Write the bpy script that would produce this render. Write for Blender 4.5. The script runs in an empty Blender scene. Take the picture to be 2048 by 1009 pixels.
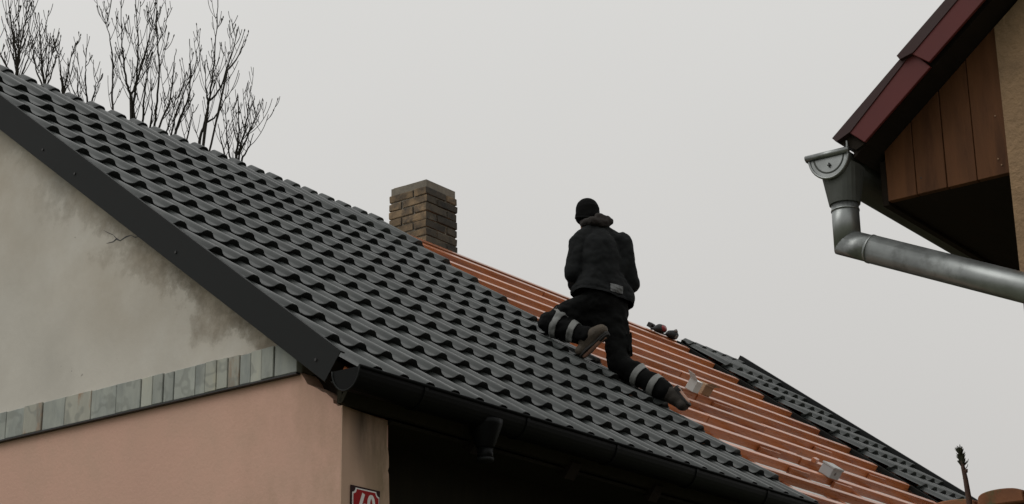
import bpy, bmesh, math, random
from mathutils import Vector, Matrix
random.seed(7)
S = bpy.context.scene
COL = S.collection
R_ = math.radians

# ------------------------------------------------------------------ camera
F = 3744.44; CX, CY = 1024.0, 504.5
PITCH, ROLL, YAW, AL = 0.326109, -0.014728, 0.927621, 0.644821
CAM = Vector((0, 0, 1.6))
cp, sp = math.cos(PITCH), math.sin(PITCH)
r0, u0_, fw = Vector((1, 0, 0)), Vector((0, -sp, cp)), Vector((0, cp, sp))
c_, s_ = math.cos(ROLL), math.sin(ROLL)
RT = r0 * c_ + u0_ * s_
UP = u0_ * c_ - r0 * s_
cam = bpy.data.cameras.new("camera")
camo = bpy.data.objects.new("camera", cam); COL.objects.link(camo)
M4 = Matrix((RT, UP, -fw)).transposed().to_4x4(); M4.translation = CAM
camo.matrix_world = M4
cam.sensor_width = 36; cam.lens = 36 * F / 2048; cam.clip_end = 3000; cam.clip_start = 0.05
S.camera = camo
S.render.resolution_x, S.render.resolution_y = 1024, 504

# ------------------------------------------------------------------ sky, sun, exposure
SUN_EL, SUN_AZ = R_(48), R_(-115)          # azimuth measured from +Y towards +X: behind the camera, to the left
w = bpy.data.worlds.new("World"); S.world = w; w.use_nodes = True
nt = w.node_tree; nt.nodes.clear()
out = nt.nodes.new("ShaderNodeOutputWorld"); bg = nt.nodes.new("ShaderNodeBackground")
sky = nt.nodes.new("ShaderNodeTexSky"); sky.sky_type = 'NISHITA'; sky.sun_disc = False
sky.sun_elevation = SUN_EL; sky.sun_rotation = SUN_AZ; sky.dust_density = 6; sky.air_density = 1.0
hs = nt.nodes.new("ShaderNodeHueSaturation"); hs.inputs['Saturation'].default_value = 0.12
nt.links.new(sky.outputs[0], hs.inputs['Color'])
tc = nt.nodes.new("ShaderNodeTexCoord"); sx = nt.nodes.new("ShaderNodeSeparateXYZ")
nt.links.new(tc.outputs['Generated'], sx.inputs[0])
mr = nt.nodes.new("ShaderNodeMapRange"); mr.inputs[1].default_value = 0.0; mr.inputs[2].default_value = 1.0
nt.links.new(sx.outputs['Z'], mr.inputs[0])
rp = nt.nodes.new("ShaderNodeMix"); rp.data_type = 'RGBA'
rp.inputs[6].default_value = (4.95, 4.78, 4.60, 1); rp.inputs[7].default_value = (8.6, 8.68, 8.5, 1)
nt.links.new(mr.outputs[0], rp.inputs[0])
nz = nt.nodes.new("ShaderNodeTexNoise"); nz.inputs['Scale'].default_value = 2.2; nz.inputs['Detail'].default_value = 3
nt.links.new(tc.outputs['Generated'], nz.inputs['Vector'])
mr2 = nt.nodes.new("ShaderNodeMapRange"); mr2.inputs[1].default_value = .3; mr2.inputs[2].default_value = .7
mr2.inputs[3].default_value = .975; mr2.inputs[4].default_value = 1.025
nt.links.new(nz.outputs[0], mr2.inputs[0])
ml = nt.nodes.new("ShaderNodeVectorMath"); ml.operation = 'SCALE'
nt.links.new(rp.outputs[2], ml.inputs[0]); nt.links.new(mr2.outputs[0], ml.inputs['Scale'])
mx = nt.nodes.new("ShaderNodeMix"); mx.data_type = 'RGBA'; mx.inputs[0].default_value = 0.92   # overcast deck over the clear sky
nt.links.new(hs.outputs[0], mx.inputs[6]); nt.links.new(ml.outputs[0], mx.inputs[7])
nt.links.new(mx.outputs[2], bg.inputs['Color']); bg.inputs['Strength'].default_value = 0.11
nt.links.new(bg.outputs[0], out.inputs[0])
sl = bpy.data.lights.new("sun", 'SUN'); sl.energy = 0.6; sl.angle = R_(35); sl.color = (1, .975, .94)
so = bpy.data.objects.new("sun", sl); COL.objects.link(so)
sd = Vector((math.sin(SUN_AZ) * math.cos(SUN_EL), math.cos(SUN_AZ) * math.cos(SUN_EL), math.sin(SUN_EL)))
so.rotation_euler = (-sd).to_track_quat('-Z', 'Y').to_euler(); so.location = sd * 60
vs = S.view_settings; vs.view_transform = 'Standard'; vs.look = 'None'; vs.exposure = 0; vs.gamma = 1; vs.use_curve_mapping = False

# ------------------------------------------------------------------ frames: pixel directions and the house axes
EV = Vector((math.cos(YAW), math.sin(YAW), 0)); GV = Vector((-math.sin(YAW), math.cos(YAW), 0)); ZV = Vector((0, 0, 1))
CA, SA, TA = math.cos(AL), math.sin(AL), math.tan(AL)
NV = -GV * SA + ZV * CA
P0 = CAM + Vector((-0.788127, 9.52497, 2.597007))           # eave corner of the near roof
ZE = P0.z
WV, MC, LR = 0.22, 0.3908, 5.38                            # tile wave, course, eave to ridge along the slope
U_VERGE, U_END, U_FAR = -0.062, 5.033, 11.5
HOUSE_O = Vector((P0.x, P0.y, 0))
def ray(px, py): return RT * ((px - CX) / F) + UP * (-(py - CY) / F) + fw
def loc(P):
    q = P - HOUSE_O
    return Vector((q.dot(EV), q.dot(GV), P.z))
def wld(l): return HOUSE_O + EV * l[0] + GV * l[1] + ZV * l[2]
def PU(px, py, u):
    d = ray(px, py); t = (u - loc(CAM).x) / d.dot(EV); return loc(CAM + d * t)
def PV(px, py, v):
    d = ray(px, py); t = (v - loc(CAM).y) / d.dot(GV); return loc(CAM + d * t)
def PR(px, py, h=0):
    d = ray(px, py); t = (P0 + NV * h - CAM).dot(NV) / d.dot(NV); return loc(CAM + d * t)
def PT(px, py, t): return CAM + ray(px, py) * t
def RF(u, t, h=0): return Vector((u, t * CA - h * SA, ZE + t * SA + h * CA))   # roof coordinates to house coordinates

# ------------------------------------------------------------------ object helpers
def tag(o, label=None, cat=None, group=None, kind=None):
    if label: o['label'] = label
    if cat: o['category'] = cat
    if group: o['group'] = group
    if kind: o['kind'] = kind
    return o
def empty(name, l=(0, 0, 0), rz=0):
    o = bpy.data.objects.new(name, None); COL.objects.link(o); o.location = l; o.rotation_euler = (0, 0, rz)
    o.empty_display_size = .2
    return o
def link(name, me, m, parent=None, smooth=False):
    o = bpy.data.objects.new(name, me); COL.objects.link(o)
    if m is not None and not me.materials: me.materials.append(m)
    if smooth:
        for p in me.polygons: p.use_smooth = True
    if parent is not None: o.parent = parent
    return o
class MB:
    def __init__(s): s.v = []; s.f = []
    def add(s, vs, fs):
        n = len(s.v); s.v += [tuple(x) for x in vs]; s.f += [tuple(i + n for i in f) for f in fs]; return s
    def box(s, x0, x1, y0, y1, z0, z1):
        return s.hexa([(x0, y0, z0), (x1, y0, z0), (x1, y1, z0), (x0, y1, z0)], [(x0, y0, z1), (x1, y0, z1), (x1, y1, z1), (x0, y1, z1)])
    def hexa(s, a, b):
        n = len(a)
        return s.add(list(a) + list(b), [tuple(reversed(range(n))), tuple(range(n, 2 * n))] + [(i, (i + 1) % n, n + (i + 1) % n, n + i) for i in range(n)])
    def prism(s, poly, d):                     # polygon (3D points) pushed by vector d
        return s.hexa(poly, [Vector(p) + Vector(d) for p in poly])
    def tube(s, pts, rad, n=8, cap=True):
        pts = [Vector(p) for p in pts]
        if not hasattr(rad, '__len__'): rad = [rad] * len(pts)
        a = None; rings = []
        base = len(s.v)
        for i, p in enumerate(pts):
            d = (pts[min(i + 1, len(pts) - 1)] - pts[max(i - 1, 0)]).normalized()
            if a is None: a = d.orthogonal().normalized()
            else:
                a = (a - d * a.dot(d)); a = a.normalized() if a.length > 1e-6 else d.orthogonal().normalized()
            b = d.cross(a)
            for k in range(n):
                t = 2 * math.pi * k / n
                s.v.append(tuple(p + (a * math.cos(t) + b * math.sin(t)) * rad[i]))
        for i in range(len(pts) - 1):
            for k in range(n):
                k2 = (k + 1) % n
                s.f.append((base + i * n + k, base + i * n + k2, base + (i + 1) * n + k2, base + (i + 1) * n + k))
        if cap:
            s.f.append(tuple(base + k for k in reversed(range(n))))
            s.f.append(tuple(base + (len(pts) - 1) * n + k for k in range(n)))
        return s
    def mesh(s, name='mesh', bev=0, seg=1):
        me = bpy.data.meshes.new(name); me.from_pydata(s.v, [], s.f)
        bm = bmesh.new(); bm.from_mesh(me)
        bmesh.ops.recalc_face_normals(bm, faces=bm.faces)
        if bev: bmesh.ops.bevel(bm, geom=list(bm.edges), offset=bev, segments=seg, affect='EDGES', profile=.6, clamp_overlap=True)
        bm.to_mesh(me); bm.free()
        return me
    def build(s, name, m, parent=None, bev=0, seg=1, smooth=False):
        return link(name, s.mesh(name, bev, seg), m, parent, smooth)

# ------------------------------------------------------------------ materials
def mat(name, col, rough=.7, var=.15, scale=6, bump=.2, bscale=None, metal=0, spec=.5, rnd=0, stretch=None, col2=None, c2scale=3, c2lo=.5, c2hi=.65, bdist=.004):
    m = bpy.data.materials.new(name); m.use_nodes = True
    N, L = m.node_tree.nodes, m.node_tree.links
    b = N['Principled BSDF']; b.inputs['Roughness'].default_value = rough; b.inputs['Metallic'].default_value = metal
    b.inputs['Specular IOR Level'].default_value = spec
    tc = N.new('ShaderNodeTexCoord'); vec = tc.outputs['Object']
    if stretch:
        mp = N.new('ShaderNodeMapping'); mp.inputs['Scale'].default_value = stretch; L.new(vec, mp.inputs[0]); vec = mp.outputs[0]
    if rnd:
        oi = N.new('ShaderNodeObjectInfo'); ad = N.new('ShaderNodeVectorMath'); ad.operation = 'MULTIPLY_ADD'
        cb = N.new('ShaderNodeCombineXYZ')
        for i in range(3): L.new(oi.outputs['Random'], cb.inputs[i])
        L.new(cb.outputs[0], ad.inputs[0]); ad.inputs[1].default_value = (37, 17, 53); L.new(vec, ad.inputs[2]); vec = ad.outputs[0]
    n1 = N.new('ShaderNodeTexNoise'); n1.inputs['Scale'].default_value = scale; n1.inputs['Detail'].default_value = 6; n1.inputs['Roughness'].default_value = .6
    L.new(vec, n1.inputs['Vector'])
    mr = N.new('ShaderNodeMapRange'); mr.inputs[1].default_value = .25; mr.inputs[2].default_value = .75
    mr.inputs[3].default_value = 1 - var; mr.inputs[4].default_value = 1 + var; L.new(n1.outputs[0], mr.inputs[0])
    val = mr.outputs[0]
    if rnd:
        r2 = N.new('ShaderNodeMapRange'); r2.inputs[3].default_value = 1 - rnd; r2.inputs[4].default_value = 1 + rnd; L.new(oi.outputs['Random'], r2.inputs[0])
        mu = N.new('ShaderNodeMath'); mu.operation = 'MULTIPLY'; L.new(val, mu.inputs[0]); L.new(r2.outputs[0], mu.inputs[1]); val = mu.outputs[0]
    base = N.new('ShaderNodeRGB'); base.outputs[0].default_value = (*col, 1); cout = base.outputs[0]
    if col2:
        n2 = N.new('ShaderNodeTexNoise'); n2.inputs['Scale'].default_value = c2scale; n2.inputs['Detail'].default_value = 7; n2.inputs['Roughness'].default_value = .65
        L.new(vec, n2.inputs['Vector'])
        m2 = N.new('ShaderNodeMapRange'); m2.inputs[1].default_value = c2lo; m2.inputs[2].default_value = c2hi; L.new(n2.outputs[0], m2.inputs[0])
        mix = N.new('ShaderNodeMix'); mix.data_type = 'RGBA'; L.new(m2.outputs[0], mix.inputs[0]); L.new(cout, mix.inputs[6]); mix.inputs[7].default_value = (*col2, 1); cout = mix.outputs[2]
    sc = N.new('ShaderNodeVectorMath'); sc.operation = 'SCALE'; L.new(cout, sc.inputs[0]); L.new(val, sc.inputs['Scale'])
    L.new(sc.outputs[0], b.inputs['Base Color'])
    rr = N.new('ShaderNodeMapRange'); rr.inputs[3].default_value = max(0, rough - .1); rr.inputs[4].default_value = min(1, rough + .1); L.new(n1.outputs[0], rr.inputs[0]); L.new(rr.outputs[0], b.inputs['Roughness'])
    if bump:
        n3 = N.new('ShaderNodeTexNoise'); n3.inputs['Scale'].default_value = bscale or scale * 4; n3.inputs['Detail'].default_value = 5; L.new(vec, n3.inputs['Vector'])
        bp = N.new('ShaderNodeBump'); bp.inputs['Strength'].default_value = bump; bp.inputs['Distance'].default_value = bdist; L.new(n3.outputs[0], bp.inputs['Height']); L.new(bp.outputs[0], b.inputs['Normal'])
    m['out'] = 1
    return m
def stain(m, col, fn):
    """Add a shaped stain: fn(N, L, separated xyz) returns a 0..1 socket; noise breaks it up."""
    N, L = m.node_tree.nodes, m.node_tree.links
    b = N['Principled BSDF']; src = b.inputs['Base Color'].links[0].from_socket
    tc = N.new('ShaderNodeTexCoord'); sx = N.new('ShaderNodeSeparateXYZ'); L.new(tc.outputs['Object'], sx.inputs[0])
    f = fn(N, L, sx, tc)
    mix = N.new('ShaderNodeMix'); mix.data_type = 'RGBA'; L.new(f, mix.inputs[0]); L.new(src, mix.inputs[6]); mix.inputs[7].default_value = (*col, 1)
    L.new(mix.outputs[2], b.inputs['Base Color'])
def mth(N, L, op, a, b=None, c=None):
    n = N.new('ShaderNodeMath'); n.operation = op
    for i, x in enumerate((a, b, c)):
        if x is None: continue
        if isinstance(x, (int, float)): n.inputs[i].default_value = x
        else: L.new(x, n.inputs[i])
    return n.outputs[0]
def mrange(N, L, x, a, b, c=0, d=1):
    n = N.new('ShaderNodeMapRange'); L.new(x, n.inputs[0])
    for i, y in enumerate((a, b, c, d)): n.inputs[i + 1].default_value = y
    return n.outputs[0]
def noise(N, L, tc, scale, detail=6, rough=.6, st=None):
    n = N.new('ShaderNodeTexNoise'); n.inputs['Scale'].default_value = scale; n.inputs['Detail'].default_value = detail; n.inputs['Roughness'].default_value = rough
    v = tc.outputs['Object']
    if st:
        mp = N.new('ShaderNodeMapping'); mp.inputs['Scale'].default_value = st; L.new(v, mp.inputs[0]); v = mp.outputs[0]
    L.new(v, n.inputs['Vector']); return n.outputs[0]

mTile = mat('tile_metal', (.030, .034, .0325), rough=.40, var=.22, scale=5, bump=.05, bscale=90, rnd=.2, col2=(.055, .057, .052), c2scale=9, c2lo=.55, c2hi=.8, spec=.4, bdist=.001)
mTrim = mat('trim_metal', (.0115, .0128, .0128), rough=.6, var=.15, scale=2.5, bump=.06, bscale=4, spec=.15, bdist=.003)
mGut = mat('gutter_dark_metal', (.0055, .006, .006), rough=.45, var=.15, scale=4, bump=.03, spec=.08)
mGrey = mat('plaster_grey', (.54, .51, .455), rough=.92, var=.10, scale=1.6, bump=.35, bscale=24, col2=(.51, .48, .425), c2scale=2.2, c2lo=.45, c2hi=.62)
mPink = mat('plaster_pink', (.585, .362, .278), rough=.9, var=.09, scale=1.3, bump=.5, bscale=45, col2=(.52, .335, .255), c2scale=2.6, c2lo=.45, c2hi=.65)
mStone = mat('stone_slab', (.325, .34, .305), rough=.75, var=.16, scale=7, bump=.5, bscale=26, rnd=.09, col2=(.24, .26, .245), c2scale=4.5, c2lo=.44, c2hi=.66, stretch=(1, 1.6, .55))
mStoneR = mat('stone_slab_rust', (.34, .335, .285), rough=.75, var=.16, scale=7, bump=.5, bscale=26, rnd=.1, col2=(.27, .15, .08), c2scale=5, c2lo=.5, c2hi=.66, stretch=(1, 1.6, .5))
mStoneW = mat('stone_slab_pale', (.355, .362, .315), rough=.75, var=.12, scale=7, bump=.4, bscale=26, rnd=.1, col2=(.38, .37, .29), c2scale=6, c2lo=.5, c2hi=.7, stretch=(1, 1.6, .5))
mBat = mat('batten_wood', (.42, .135, .046), rough=.28, var=.22, scale=5, bump=.3, bscale=16, rnd=.22, stretch=(.5, 6, 6), col2=(.27, .072, .028), c2scale=2.2, c2lo=.5, c2hi=.7, spec=1.0)
mMem = mat('underlay_foil', (.50, .505, .49), rough=.5, var=.07, scale=4, bump=.3, bscale=7, bdist=.01)
mBlack = mat('black_strip', (.012, .012, .011), rough=.95, var=.3, scale=8, bump=.4, spec=.1)
mBoardD = mat('dark_boards', (.021, .019, .012), rough=.9, var=.25, scale=4, bump=.2, stretch=(6, 6, .5), spec=.15)
mSoff = mat('old_soffit_wood', (.016, .011, .007), rough=.85, var=.3, scale=4, bump=.3, stretch=(.6, 5, 5), spec=.2)
mBrick = mat('chimney_brick', (.195, .135, .078), rough=.9, var=.42, scale=14, bump=.8, bscale=40, rnd=.34, col2=(.06, .048, .036), c2scale=8, c2lo=.44, c2hi=.66)
mMort = mat('mortar', (.17, .15, .12), rough=.95, var=.25, scale=20, bump=.6)
mBrickD = mat('chimney_brick_dark', (.058, .048, .034), rough=.9, var=.35, scale=14, bump=.8, bscale=40, rnd=.4, col2=(.025, .023, .019), c2scale=9, c2lo=.45, c2hi=.7)
mBark = mat('bark_dark', (.030, .027, .022), rough=.95, var=.3, scale=10, bump=.3, spec=.2)
mBud = mBark
mGround = mat('ground_soil_grass', (.11, .105, .07), rough=.95, var=.35, scale=.8, bump=.5, bscale=12, col2=(.06, .085, .03), c2scale=.4, c2lo=.45, c2hi=.58, bdist=.02)
mTan = mat('stucco_tan', (.27, .175, .097), rough=.95, var=.14, scale=18, bump=1, bscale=70, col2=(.225, .145, .08), c2scale=5, c2lo=.45, c2hi=.65, bdist=.006)
mPlank = mat('brown_plank', (.098, .042, .0185), rough=.6, var=.28, scale=4, bump=.35, bscale=10, rnd=.2, stretch=(5, 5, .7), col2=(.055, .024, .012), c2scale=2.5, c2lo=.5, c2hi=.7, spec=.1)
mRed = mat('red_brown_sheet', (.105, .022, .021), rough=.5, var=.15, scale=3, bump=.08, bscale=6, spec=.2)
mRoofN = mat('old_red_roof', (.032, .010, .0095), rough=.7, var=.2, scale=5, bump=.3)
mZinc = mat('galvanised_metal', (.28, .295, .29), rough=.38, var=.3, scale=9, bump=.1, bscale=12, metal=.75, col2=(.12, .125, .12), c2scale=7, c2lo=.5, c2hi=.68)
mZincD = mat('weathered_zinc', (.085, .09, .082), rough=.6, var=.25, scale=8, bump=.15, metal=.35, spec=.3)
mTerra = mat('terracotta_coping', (.25, .105, .05), rough=.9, var=.25, scale=9, bump=.6, rnd=.2, col2=(.13, .12, .055), c2scale=11, c2lo=.5, c2hi=.62)
mWallG = mat('garden_wall_render', (.30, .25, .19), rough=.95, var=.2, scale=4, bump=.6)
mStem = mat('stalk_brown', (.075, .042, .030), rough=.9, var=.2, scale=30, bump=.4)
mNeed = mat('needle_green', (.035, .038, .02), rough=.85, var=.3, scale=30, bump=0)
mJack = mat('jacket_cloth', (.0075, .0085, .0088), rough=.85, var=.25, scale=7, bump=.35, bscale=9, spec=.16, bdist=.012)
mTrou = mat('trouser_cloth', (.0034, .0037, .0036), rough=.9, var=.25, scale=8, bump=.35, bscale=10, spec=.12, bdist=.012)
mHat = mat('beanie_knit', (.004, .004, .004), rough=.95, var=.2, scale=60, bump=.7, bscale=90, spec=.1)
mScarf = mat('brown_hood_cloth', (.015, .011, .0085), rough=.9, var=.25, scale=14, bump=.5, bscale=24, bdist=.008)
mRefl = mat('reflective_tape', (.15, .155, .147), rough=.55, var=.22, scale=18, bump=.5, bscale=22, spec=.5, bdist=.006)
mBoot = mat('boot_leather', (.06, .046, .031), rough=.8, var=.3, scale=16, bump=.5)
mBootD = mat('boot_leather_dark', (.022, .018, .013), rough=.85, var=.3, scale=16, bump=.5)
mSole = mat('boot_rubber', (.016, .015, .013), rough=.85, var=.25, scale=20, bump=.4)
mSkin = mat('skin', (.42, .24, .17), rough=.6, var=.08, scale=12, bump=.1)
mPatch = mat('grey_patch', (.11, .115, .115), rough=.7, var=.12, scale=40, bump=.2)
mWhite = mat('white_enamel', (.72, .71, .68), rough=.3, var=.05, scale=8, bump=0)
mSignR = mat('red_enamel', (.30, .008, .009), rough=.5, var=.1, scale=6, bump=.02, spec=.15)
mCard = mat('cardboard', (.30, .19, .11), rough=.85, var=.15, scale=8, bump=.2)
mPaper = mat('pale_carton', (.50, .51, .49), rough=.8, var=.12, scale=10, bump=.25)
mToolR = mat('tool_red_plastic', (.25, .025, .03), rough=.45, var=.1, scale=12, bump=.05)
mToolB = mat('tool_black_rubber', (.012, .012, .012), rough=.7, var=.2, scale=12, bump=.1)
mToolG = mat('tool_grey_metal', (.16, .15, .14), rough=.5, var=.15, scale=12, bump=.05)
mScrew = mat('screw_head', (.008, .008, .008), rough=.5, var=.1, bump=0)

def veins(m, col):
    def fn(N, L, sx, tc):
        oi = N.new('ShaderNodeObjectInfo')
        w_ = N.new('ShaderNodeTexWave'); w_.inputs['Scale'].default_value = 2.6; w_.inputs['Distortion'].default_value = 9; w_.inputs['Detail'].default_value = 2.5; w_.inputs['Detail Scale'].default_value = 1.6; w_.inputs['Detail Roughness'].default_value = .7
        mp = N.new('ShaderNodeMapping'); mp.inputs['Rotation'].default_value = (.5, .2, .3); L.new(tc.outputs['Object'], mp.inputs[0])
        ad = N.new('ShaderNodeVectorMath'); ad.operation = 'ADD'; L.new(mp.outputs[0], ad.inputs[0]); L.new(oi.outputs['Random'], ad.inputs[1]); L.new(ad.outputs[0], w_.inputs['Vector'])
        return mrange(N, L, w_.outputs['Fac'], .80, .99, 0, .5)
    stain(m, col, fn)
for m_ in (mStone, mStoneW, mStoneR): veins(m_, (.19, .20, .18))

# dirt under the verge of the grey gable plaster and streaks on the pier: patches with an outline of their own
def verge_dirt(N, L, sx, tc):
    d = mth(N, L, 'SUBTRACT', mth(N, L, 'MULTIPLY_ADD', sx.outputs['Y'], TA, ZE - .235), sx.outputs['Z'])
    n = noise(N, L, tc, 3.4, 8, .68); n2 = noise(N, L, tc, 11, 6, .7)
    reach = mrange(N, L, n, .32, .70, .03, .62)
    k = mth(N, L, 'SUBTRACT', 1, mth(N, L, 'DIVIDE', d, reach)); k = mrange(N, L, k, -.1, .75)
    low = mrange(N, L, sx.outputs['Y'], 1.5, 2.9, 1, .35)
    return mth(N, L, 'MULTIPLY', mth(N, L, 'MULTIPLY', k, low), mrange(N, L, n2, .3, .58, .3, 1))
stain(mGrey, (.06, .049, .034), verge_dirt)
def wall_tan(N, L, sx, tc):
    d = mth(N, L, 'SUBTRACT', mth(N, L, 'MULTIPLY_ADD', sx.outputs['Y'], TA, ZE - .1), sx.outputs['Z'])
    n = noise(N, L, tc, 1.7, 6, .6)
    k = mth(N, L, 'MULTIPLY', mrange(N, L, d, .15, 1.35, 1, 0), mrange(N, L, n, .34, .62, 0, .85))
    return k
stain(mGrey, (.39, .335, .262), wall_tan)
def specks(N, L, sx, tc):
    n = noise(N, L, tc, 14, 4, .75); n2 = noise(N, L, tc, 1.5, 2)
    return mth(N, L, 'MULTIPLY', mrange(N, L, n, .67, .72, 0, .6), mrange(N, L, n2, .5, .6))
stain(mGrey, (.12, .10, .075), specks)
mPier = mat('plaster_pier', (.50, .345, .25), rough=.9, var=.08, scale=2, bump=.35, bscale=30)
def pier_moss(N, L, sx, tc):
    n = noise(N, L, tc, 5, 7, .65, (1.6, 1, .45))
    a = mrange(N, L, sx.outputs['X'], .12, .43); return mth(N, L, 'MULTIPLY', a, mrange(N, L, n, .36, .6, 0, .8))
stain(mPier, (.165, .125, .062), pier_moss)
def pier_soot(N, L, sx, tc):
    n = noise(N, L, tc, 6, 6, .6, (1.4, 1, .3)); a = mrange(N, L, mth(N, L, 'ABSOLUTE', mth(N, L, 'SUBTRACT', sx.outputs['X'], .28)), .05, .17, 1, 0)
    b = mrange(N, L, sx.outputs['Z'], ZE - .56, ZE - .25); return mth(N, L, 'MULTIPLY', mth(N, L, 'MULTIPLY', a, b), mrange(N, L, n, .32, .6, .15, .95))
stain(mPier, (.075, .06, .042), pier_soot)
def pink_dirt(N, L, sx, tc):
    n = noise(N, L, tc, 4, 7, .65, (1, 1, .5)); a = mrange(N, L, sx.outputs['Y'], .25, 1.3, .75, .0)
    return mth(N, L, 'MULTIPLY', a, mrange(N, L, n, .42, .66, 0, .7))
stain(mPink, (.33, .225, .15), pink_dirt)
def brick_blotch(N, L, sx, tc): return mrange(N, L, noise(N, L, tc, 7, 5), .55, .7, 0, .7)

# ------------------------------------------------------------------ ground
g = MB(); n = 24; Rg = 900
ring = [(Rg * math.cos(2 * math.pi * i / n), Rg * math.sin(2 * math.pi * i / n), 0) for i in range(n)]
g.add(ring, [tuple(range(n))])
tag(g.build('ground', mGround), kind='structure')

# ------------------------------------------------------------------ main house
H = empty('house', HOUSE_O, YAW)
tag(H, 'grey and pink plastered house being re-roofed with dark tiles over orange battens', 'house')
VW = PU(680, 810, .055).y                      # eave wall plane
UG = .055                                      # gable wall plane
VR = LR * CA; VB = 2 * VR                      # ridge and rear eave
ZW = 0.0
bt0 = PU(549, 692.7, .035).z; bb0 = PU(594, 744, .035).z
def vline(v, off): return ZE + v * TA - off
# grey upper gable plaster
def gable_poly(z0, pts): return [Vector((UG, p[0], p[1])) for p in pts]
vt = VR
up = [(PU(549, 692.7, UG).y - .12, bt0 + .0), (VB - .5, bt0), (VB - .5, vline(.5, .17)), (vt, vline(vt, .17)), (PU(549, 692.7, UG).y - .12, vline(PU(549, 692.7, UG).y - .12, .17))]
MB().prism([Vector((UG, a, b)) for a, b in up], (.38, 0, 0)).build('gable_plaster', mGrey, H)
# pink lower gable with a ragged broken top corner
jag = [(594, 744), (600, 748), (606, 757), (612, 768), (620, 771), (632, 777), (641, 783), (650, 786), (657, 793), (663, 798), (664, 806), (670, 808), (674, 813), (680, 815)]
low = [(PU(x, y, UG).y, PU(x, y, UG).z) for x, y in jag]
low = [(low[0][0], bb0 + .01)] + low[1:]
poly = [(VB - .5, bb0 + .01), (VB - .5, 0), (low[-1][0], 0)] + list(reversed(low))
poly[2] = (VW, 0); poly[3] = (VW, low[-1][1])
MB().prism([Vector((UG + .012, a, b)) for a, b in poly], (.38, 0, 0)).build('lower_wall', mPink, H)
MB().box(UG + .02, UG + .39, PU(594, 744, UG).y, VB - .5, bb0 + .014, bt0 - .004).build('band_backing', mMort, H)
# eave wall pier, with a ragged broken edge
pu = PV(775, 845, VW).x
edge = [(773, 843), (772, 868), (772, 893), (774, 897), (776, 915), (776, 935), (774, 942), (776, 950), (777, 1009)]
ep = [(PV(x, y, VW).x, PV(x, y, VW).z) for x, y in edge]
ztop = PV(682, 811, VW).z
pp = [(UG + .395, 0), (UG + .395, 0)]
pier = [(UG + .0125, 0)] + [(pu + .02, 0)] + [(a, b) for a, b in reversed(ep)] + [(UG + .0125, ztop)]
MB().prism([Vector((a, VW - .006, b)) for a, b in pier], (0, .40, 0)).build('pier', mPier, H)
# near-black boarding of the recessed bay, rear and far walls
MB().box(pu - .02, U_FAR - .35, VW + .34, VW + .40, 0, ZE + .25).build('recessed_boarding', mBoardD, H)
MB().box(UG + .4, U_FAR - .35, VB - .7, VB - .5, 0, ZE + .2).build('rear_wall', mPink, H)
fp = [(VW, 0), (VB - .5, 0), (VB - .5, ZE + .2), (vt, vline(vt, .3)), (VW, vline(VW, .3))]
MB().prism([Vector((U_FAR - .35, a, b)) for a, b in fp], (.25, 0, 0)).build('far_gable_wall', mPink, H)
# plaster crack
cr = [(213, 487), (226, 484), (233, 478), (240, 482), (252, 474), (262, 471), (270, 475), (281, 473)]
cr2 = [(233, 478), (226, 470), (216, 466), (207, 461)]
for j, c in enumerate((cr, cr2)):
    m = MB()
    q = [PU(x, y, UG - .0015) for x, y in c]
    wd = [.002, .006, .012, .006, .010, .004, .007, .003] if j == 0 else [.006, .003, .004, .001]
    for i in range(len(q) - 1):
        a, b = q[i], q[i + 1]; up_ = Vector((0, 0, 1))
        m.prism([a + up_ * wd[i] * .5, b + up_ * wd[i + 1] * .5, b - up_ * wd[i + 1] * .5, a - up_ * wd[i] * .5], (.004, 0, 0))
    m.build('crack', mScrew, H)
# stone band, each slab its own piece
band = empty('stone_band', (0, 0, 0)); band.parent = H
def bx(px): 
    y = 853 - .2366 * px
    return PU(px, y, UG - .02).y
sl_px = [-76, -30, 10, 46, 83, 128, 181, 232, 281, 304, 325, 346, 389, 410, 433, 455, 478, 500, 523, 548, 594]
rust = {5: 1, 4: 0, 3: 0}
for i in range(len(sl_px) - 1):
    a, b = bx(sl_px[i]), bx(sl_px[i + 1])
    gp = .0022 + random.random() * .002
    v0, v1 = b + gp, a - gp
    pr = random.uniform(.014, .026)
    zt, zb = bt0 + random.uniform(-.004, .003), bb0 + random.uniform(-.002, .002)
    if i == len(sl_px) - 2:
        zc = PU(594, 716, UG - .02).z
        q = [(v0, zb), (v1, zb), (v1, zt), (v0 + (v1 - v0) * .72, zt), (v0, zc)]
    else: q = [(v0, zb), (v1, zb), (v1, zt + random.uniform(-.004, .002)), (v0, zt)]
    mm = mStoneR if sl_px[i] in (128,) or sl_px[i] == 46 else (mStoneW if i in (8, 13, 14, 17) else (mStoneR if i == 15 else mStone))
    MB().prism([Vector((UG - pr, y, z)) for y, z in q], (pr + .03, 0, 0)).build('slab', mm, band, bev=.003)
m = MB(); v = bx(-76); k = 0
while v < VB - .9:
    ww = random.uniform(.14, .3); m.prism([Vector((UG - .02, y, z)) for y, z in ((v + .004, bb0), (v + ww, bb0), (v + ww, bt0), (v + .004, bt0))], (.05, 0, 0)); v += ww
tag(m.build('slab', mStone, band, bev=.003), kind='stuff')
# thin black strip standing in for the shadow gap under the band
MB().box(UG - .024, UG + .03, bx(594), VB - .5, bb0 - .011, bb0 - .002).build('band_shadow_line', mScrew, H)

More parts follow.
